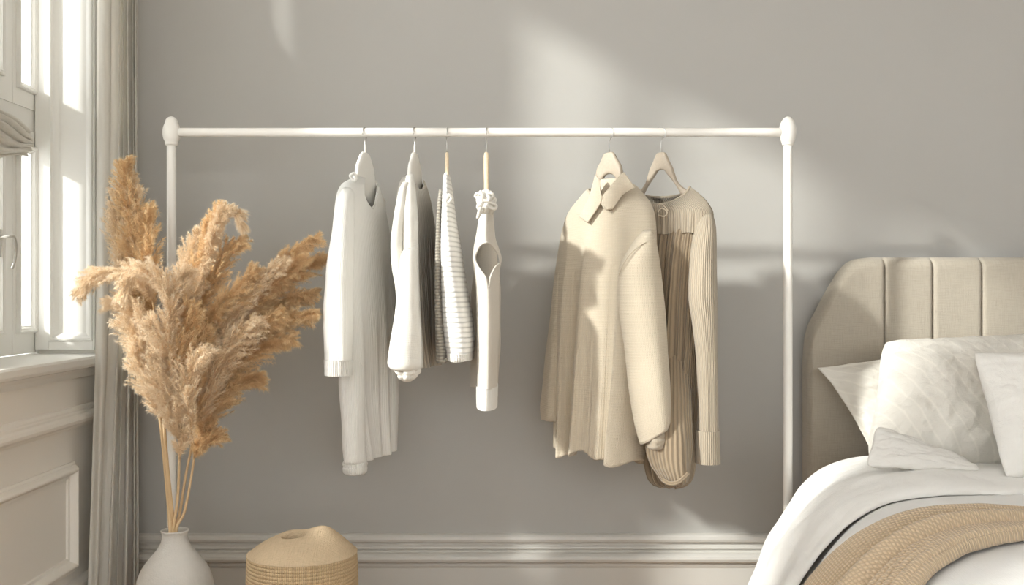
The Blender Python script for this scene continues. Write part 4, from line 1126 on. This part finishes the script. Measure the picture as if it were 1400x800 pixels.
# ------------------------------------------------------------------ pillows
def pillow(name, label, pts, normal_hint, thick, mat, seed, flange=.0, e=.56, crease=.012, rnd=.06):
    """pts: four corners (bottom-left, bottom-right, top-right, top-left) in room coordinates"""
    bl, br, tr, tl = (np.array(p, float) for p in pts)
    nU, nV = 110, 80
    nv = np.cross(br - bl, tl - bl); nv /= np.linalg.norm(nv)
    if nv @ np.array(normal_hint, float) < 0: nv = -nv
    rings = []
    VV = []; UU = []
    for sgn in (1, -1):
        V = np.zeros((nV, nU, 3)); UV = np.zeros((nV, nU, 2))
        for i in range(nV):
            v = i / (nV - 1) * 2 - 1
            for j in range(nU):
                u_ = j / (nU - 1) * 2 - 1
                # edges pulled in between the corners
                uu = u_ * (1 - .05 * (1 - v * v) - rnd * abs(v) ** 6); vv = v * (1 - .05 * (1 - u_ * u_) - rnd * abs(u_) ** 6)
                s, t = (uu + 1) / 2, (vv + 1) / 2
                p = bl * (1 - s) * (1 - t) + br * s * (1 - t) + tr * s * t + tl * (1 - s) * t
                fu = max(0, 1 - abs(u_ / (1 - flange)) ** 2.4) if abs(u_) < 1 - flange else 0
                fv = max(0, 1 - abs(v / (1 - flange)) ** 2.4) if abs(v) < 1 - flange else 0
                h = thick * (fu * fv) ** e
                k = (fu * fv) ** .3
                edge = min(1, (1 - max(abs(u_), abs(v))) / .5)
                wr = crease * (fbm(u_ * 3 + seed, v * 2.2, sgn * 2) + .8 * abs(fbm(u_ * 1.6 + v * 3 + seed, v * 1.2 - u_ * 1.5, 5)) * (1.3 - edge))
                p = p + nv * (sgn * (h + wr * k) + .0012 * sgn)
                p = p + np.array([0, 0, 1]) * (.006 * fbm(u_ * 2 + seed, v * 2, 9))
                V[i, j] = p; UV[i, j] = (u_ * .3 + seed, v * .22)
        VV.append(V if sgn == 1 else V[:, ::-1]); UU.append(UV if sgn == 1 else UV[:, ::-1])
    me_parts = []
    # join both sides into one closed mesh
    bm = bmesh.new(); uvl = bm.loops.layers.uv.new('UVMap')
    for V, UV in zip(VV, UU):
        vs = [[bm.verts.new(V[i, j]) for j in range(nU)] for i in range(nV)]
        for i in range(nV - 1):
            for j in range(nU - 1):
                f = bm.faces.new((vs[i][j], vs[i][j+1], vs[i+1][j+1], vs[i+1][j])); f.smooth = True
                for lp, (a, b) in zip(f.loops, ((i, j), (i, j+1), (i+1, j+1), (i+1, j))): lp[uvl].uv = UV[a, b]
    bmesh.ops.remove_doubles(bm, verts=bm.verts[:], dist=.003) if False else None
    be = [e_ for e_ in bm.edges if e_.is_boundary]
    bmesh.ops.bridge_loops(bm, edges=be)
    bmesh.ops.recalc_face_normals(bm, faces=bm.faces[:])
    me = bpy.data.meshes.new(name); bm.to_mesh(me); bm.free()
    o = link(name, me, mat)
    tag(o, label, 'pillow', 'pillows against the headboard')
    return o
pillow('pillow', 'cream flanged pillow at the back left, its pointed corner jutting past the headboard edge',
       [P(1200, 636, 2.90), P(1420, 636, 2.90), P(1430, 452, 3.02), P(1118, 503, 3.01)], (0, -1, .3), .045, K['pillow'], 1.3, flange=.07, rnd=0)
pillow('pillow', 'large cream pillow with fine stripe creases leaning in the middle of the bed head',
       [P(1180, 632, 2.66), P(1420, 640, 2.66), P(1440, 455, 2.87), P(1204, 464, 2.87)], (0, -1, .3), .085, K['pillow'], 4.1, flange=.0, rnd=.07)
pillow('pillow', 'smooth white pillow in front at the right edge, overlapping the larger one',
       [P(1372, 655, 2.46), P(1600, 655, 2.46), P(1590, 478, 2.62), P(1326, 480, 2.62)], (0, -1, .3), .07, K['pillow2'], 7.7, flange=.0, rnd=.05)
pillow('pillow', 'thin white pillow lying low in front of the large striped one',
       [P(1180, 640, 2.50), P(1345, 644, 2.50), P(1325, 630, 2.60), P(1196, 578, 2.58)], (0, -.5, 1), .024, K['pillow2'], 2.7, flange=.0, crease=.003, rnd=.10)

# ------------------------------------------------------------------ light, camera
sd = Vector((1.7, 1.0, -.92)).normalized()
sun = bpy.data.lights.new('sun', 'SUN'); sun.energy = 5.2; sun.angle = math.radians(3.2); sun.color = (1, .985, .955)
so = bpy.data.objects.new('sun', sun); COL.objects.link(so)
so.rotation_euler = sd.to_track_quat('-Z', 'Y').to_euler()
so.location = (-6, 0, 5)
w = bpy.data.worlds.new('sky'); bpy.context.scene.world = w; w.use_nodes = True
bg = w.node_tree.nodes['Background']
bg.inputs[0].default_value = (.97, .975, 1.0, 1); bg.inputs[1].default_value = 4.4

cam = bpy.data.cameras.new('camera'); cam.sensor_width = 36; cam.lens = 36 * F / 1400
co = bpy.data.objects.new('camera', cam); COL.objects.link(co)
co.location = (0, 0, 1); co.rotation_euler = (PI / 2, 0, 0)
sc = bpy.context.scene
sc.camera = co
sc.view_settings.view_transform = 'Standard'; sc.view_settings.look = 'None'
sc.view_settings.exposure = 0.08; sc.view_settings.gamma = 1.0; sc.view_settings.use_curve_mapping = False
sc.cycles.max_bounces = 10; sc.cycles.diffuse_bounces = 6; sc.cycles.transparent_max_bounces = 24
sc.cycles.use_denoising = True
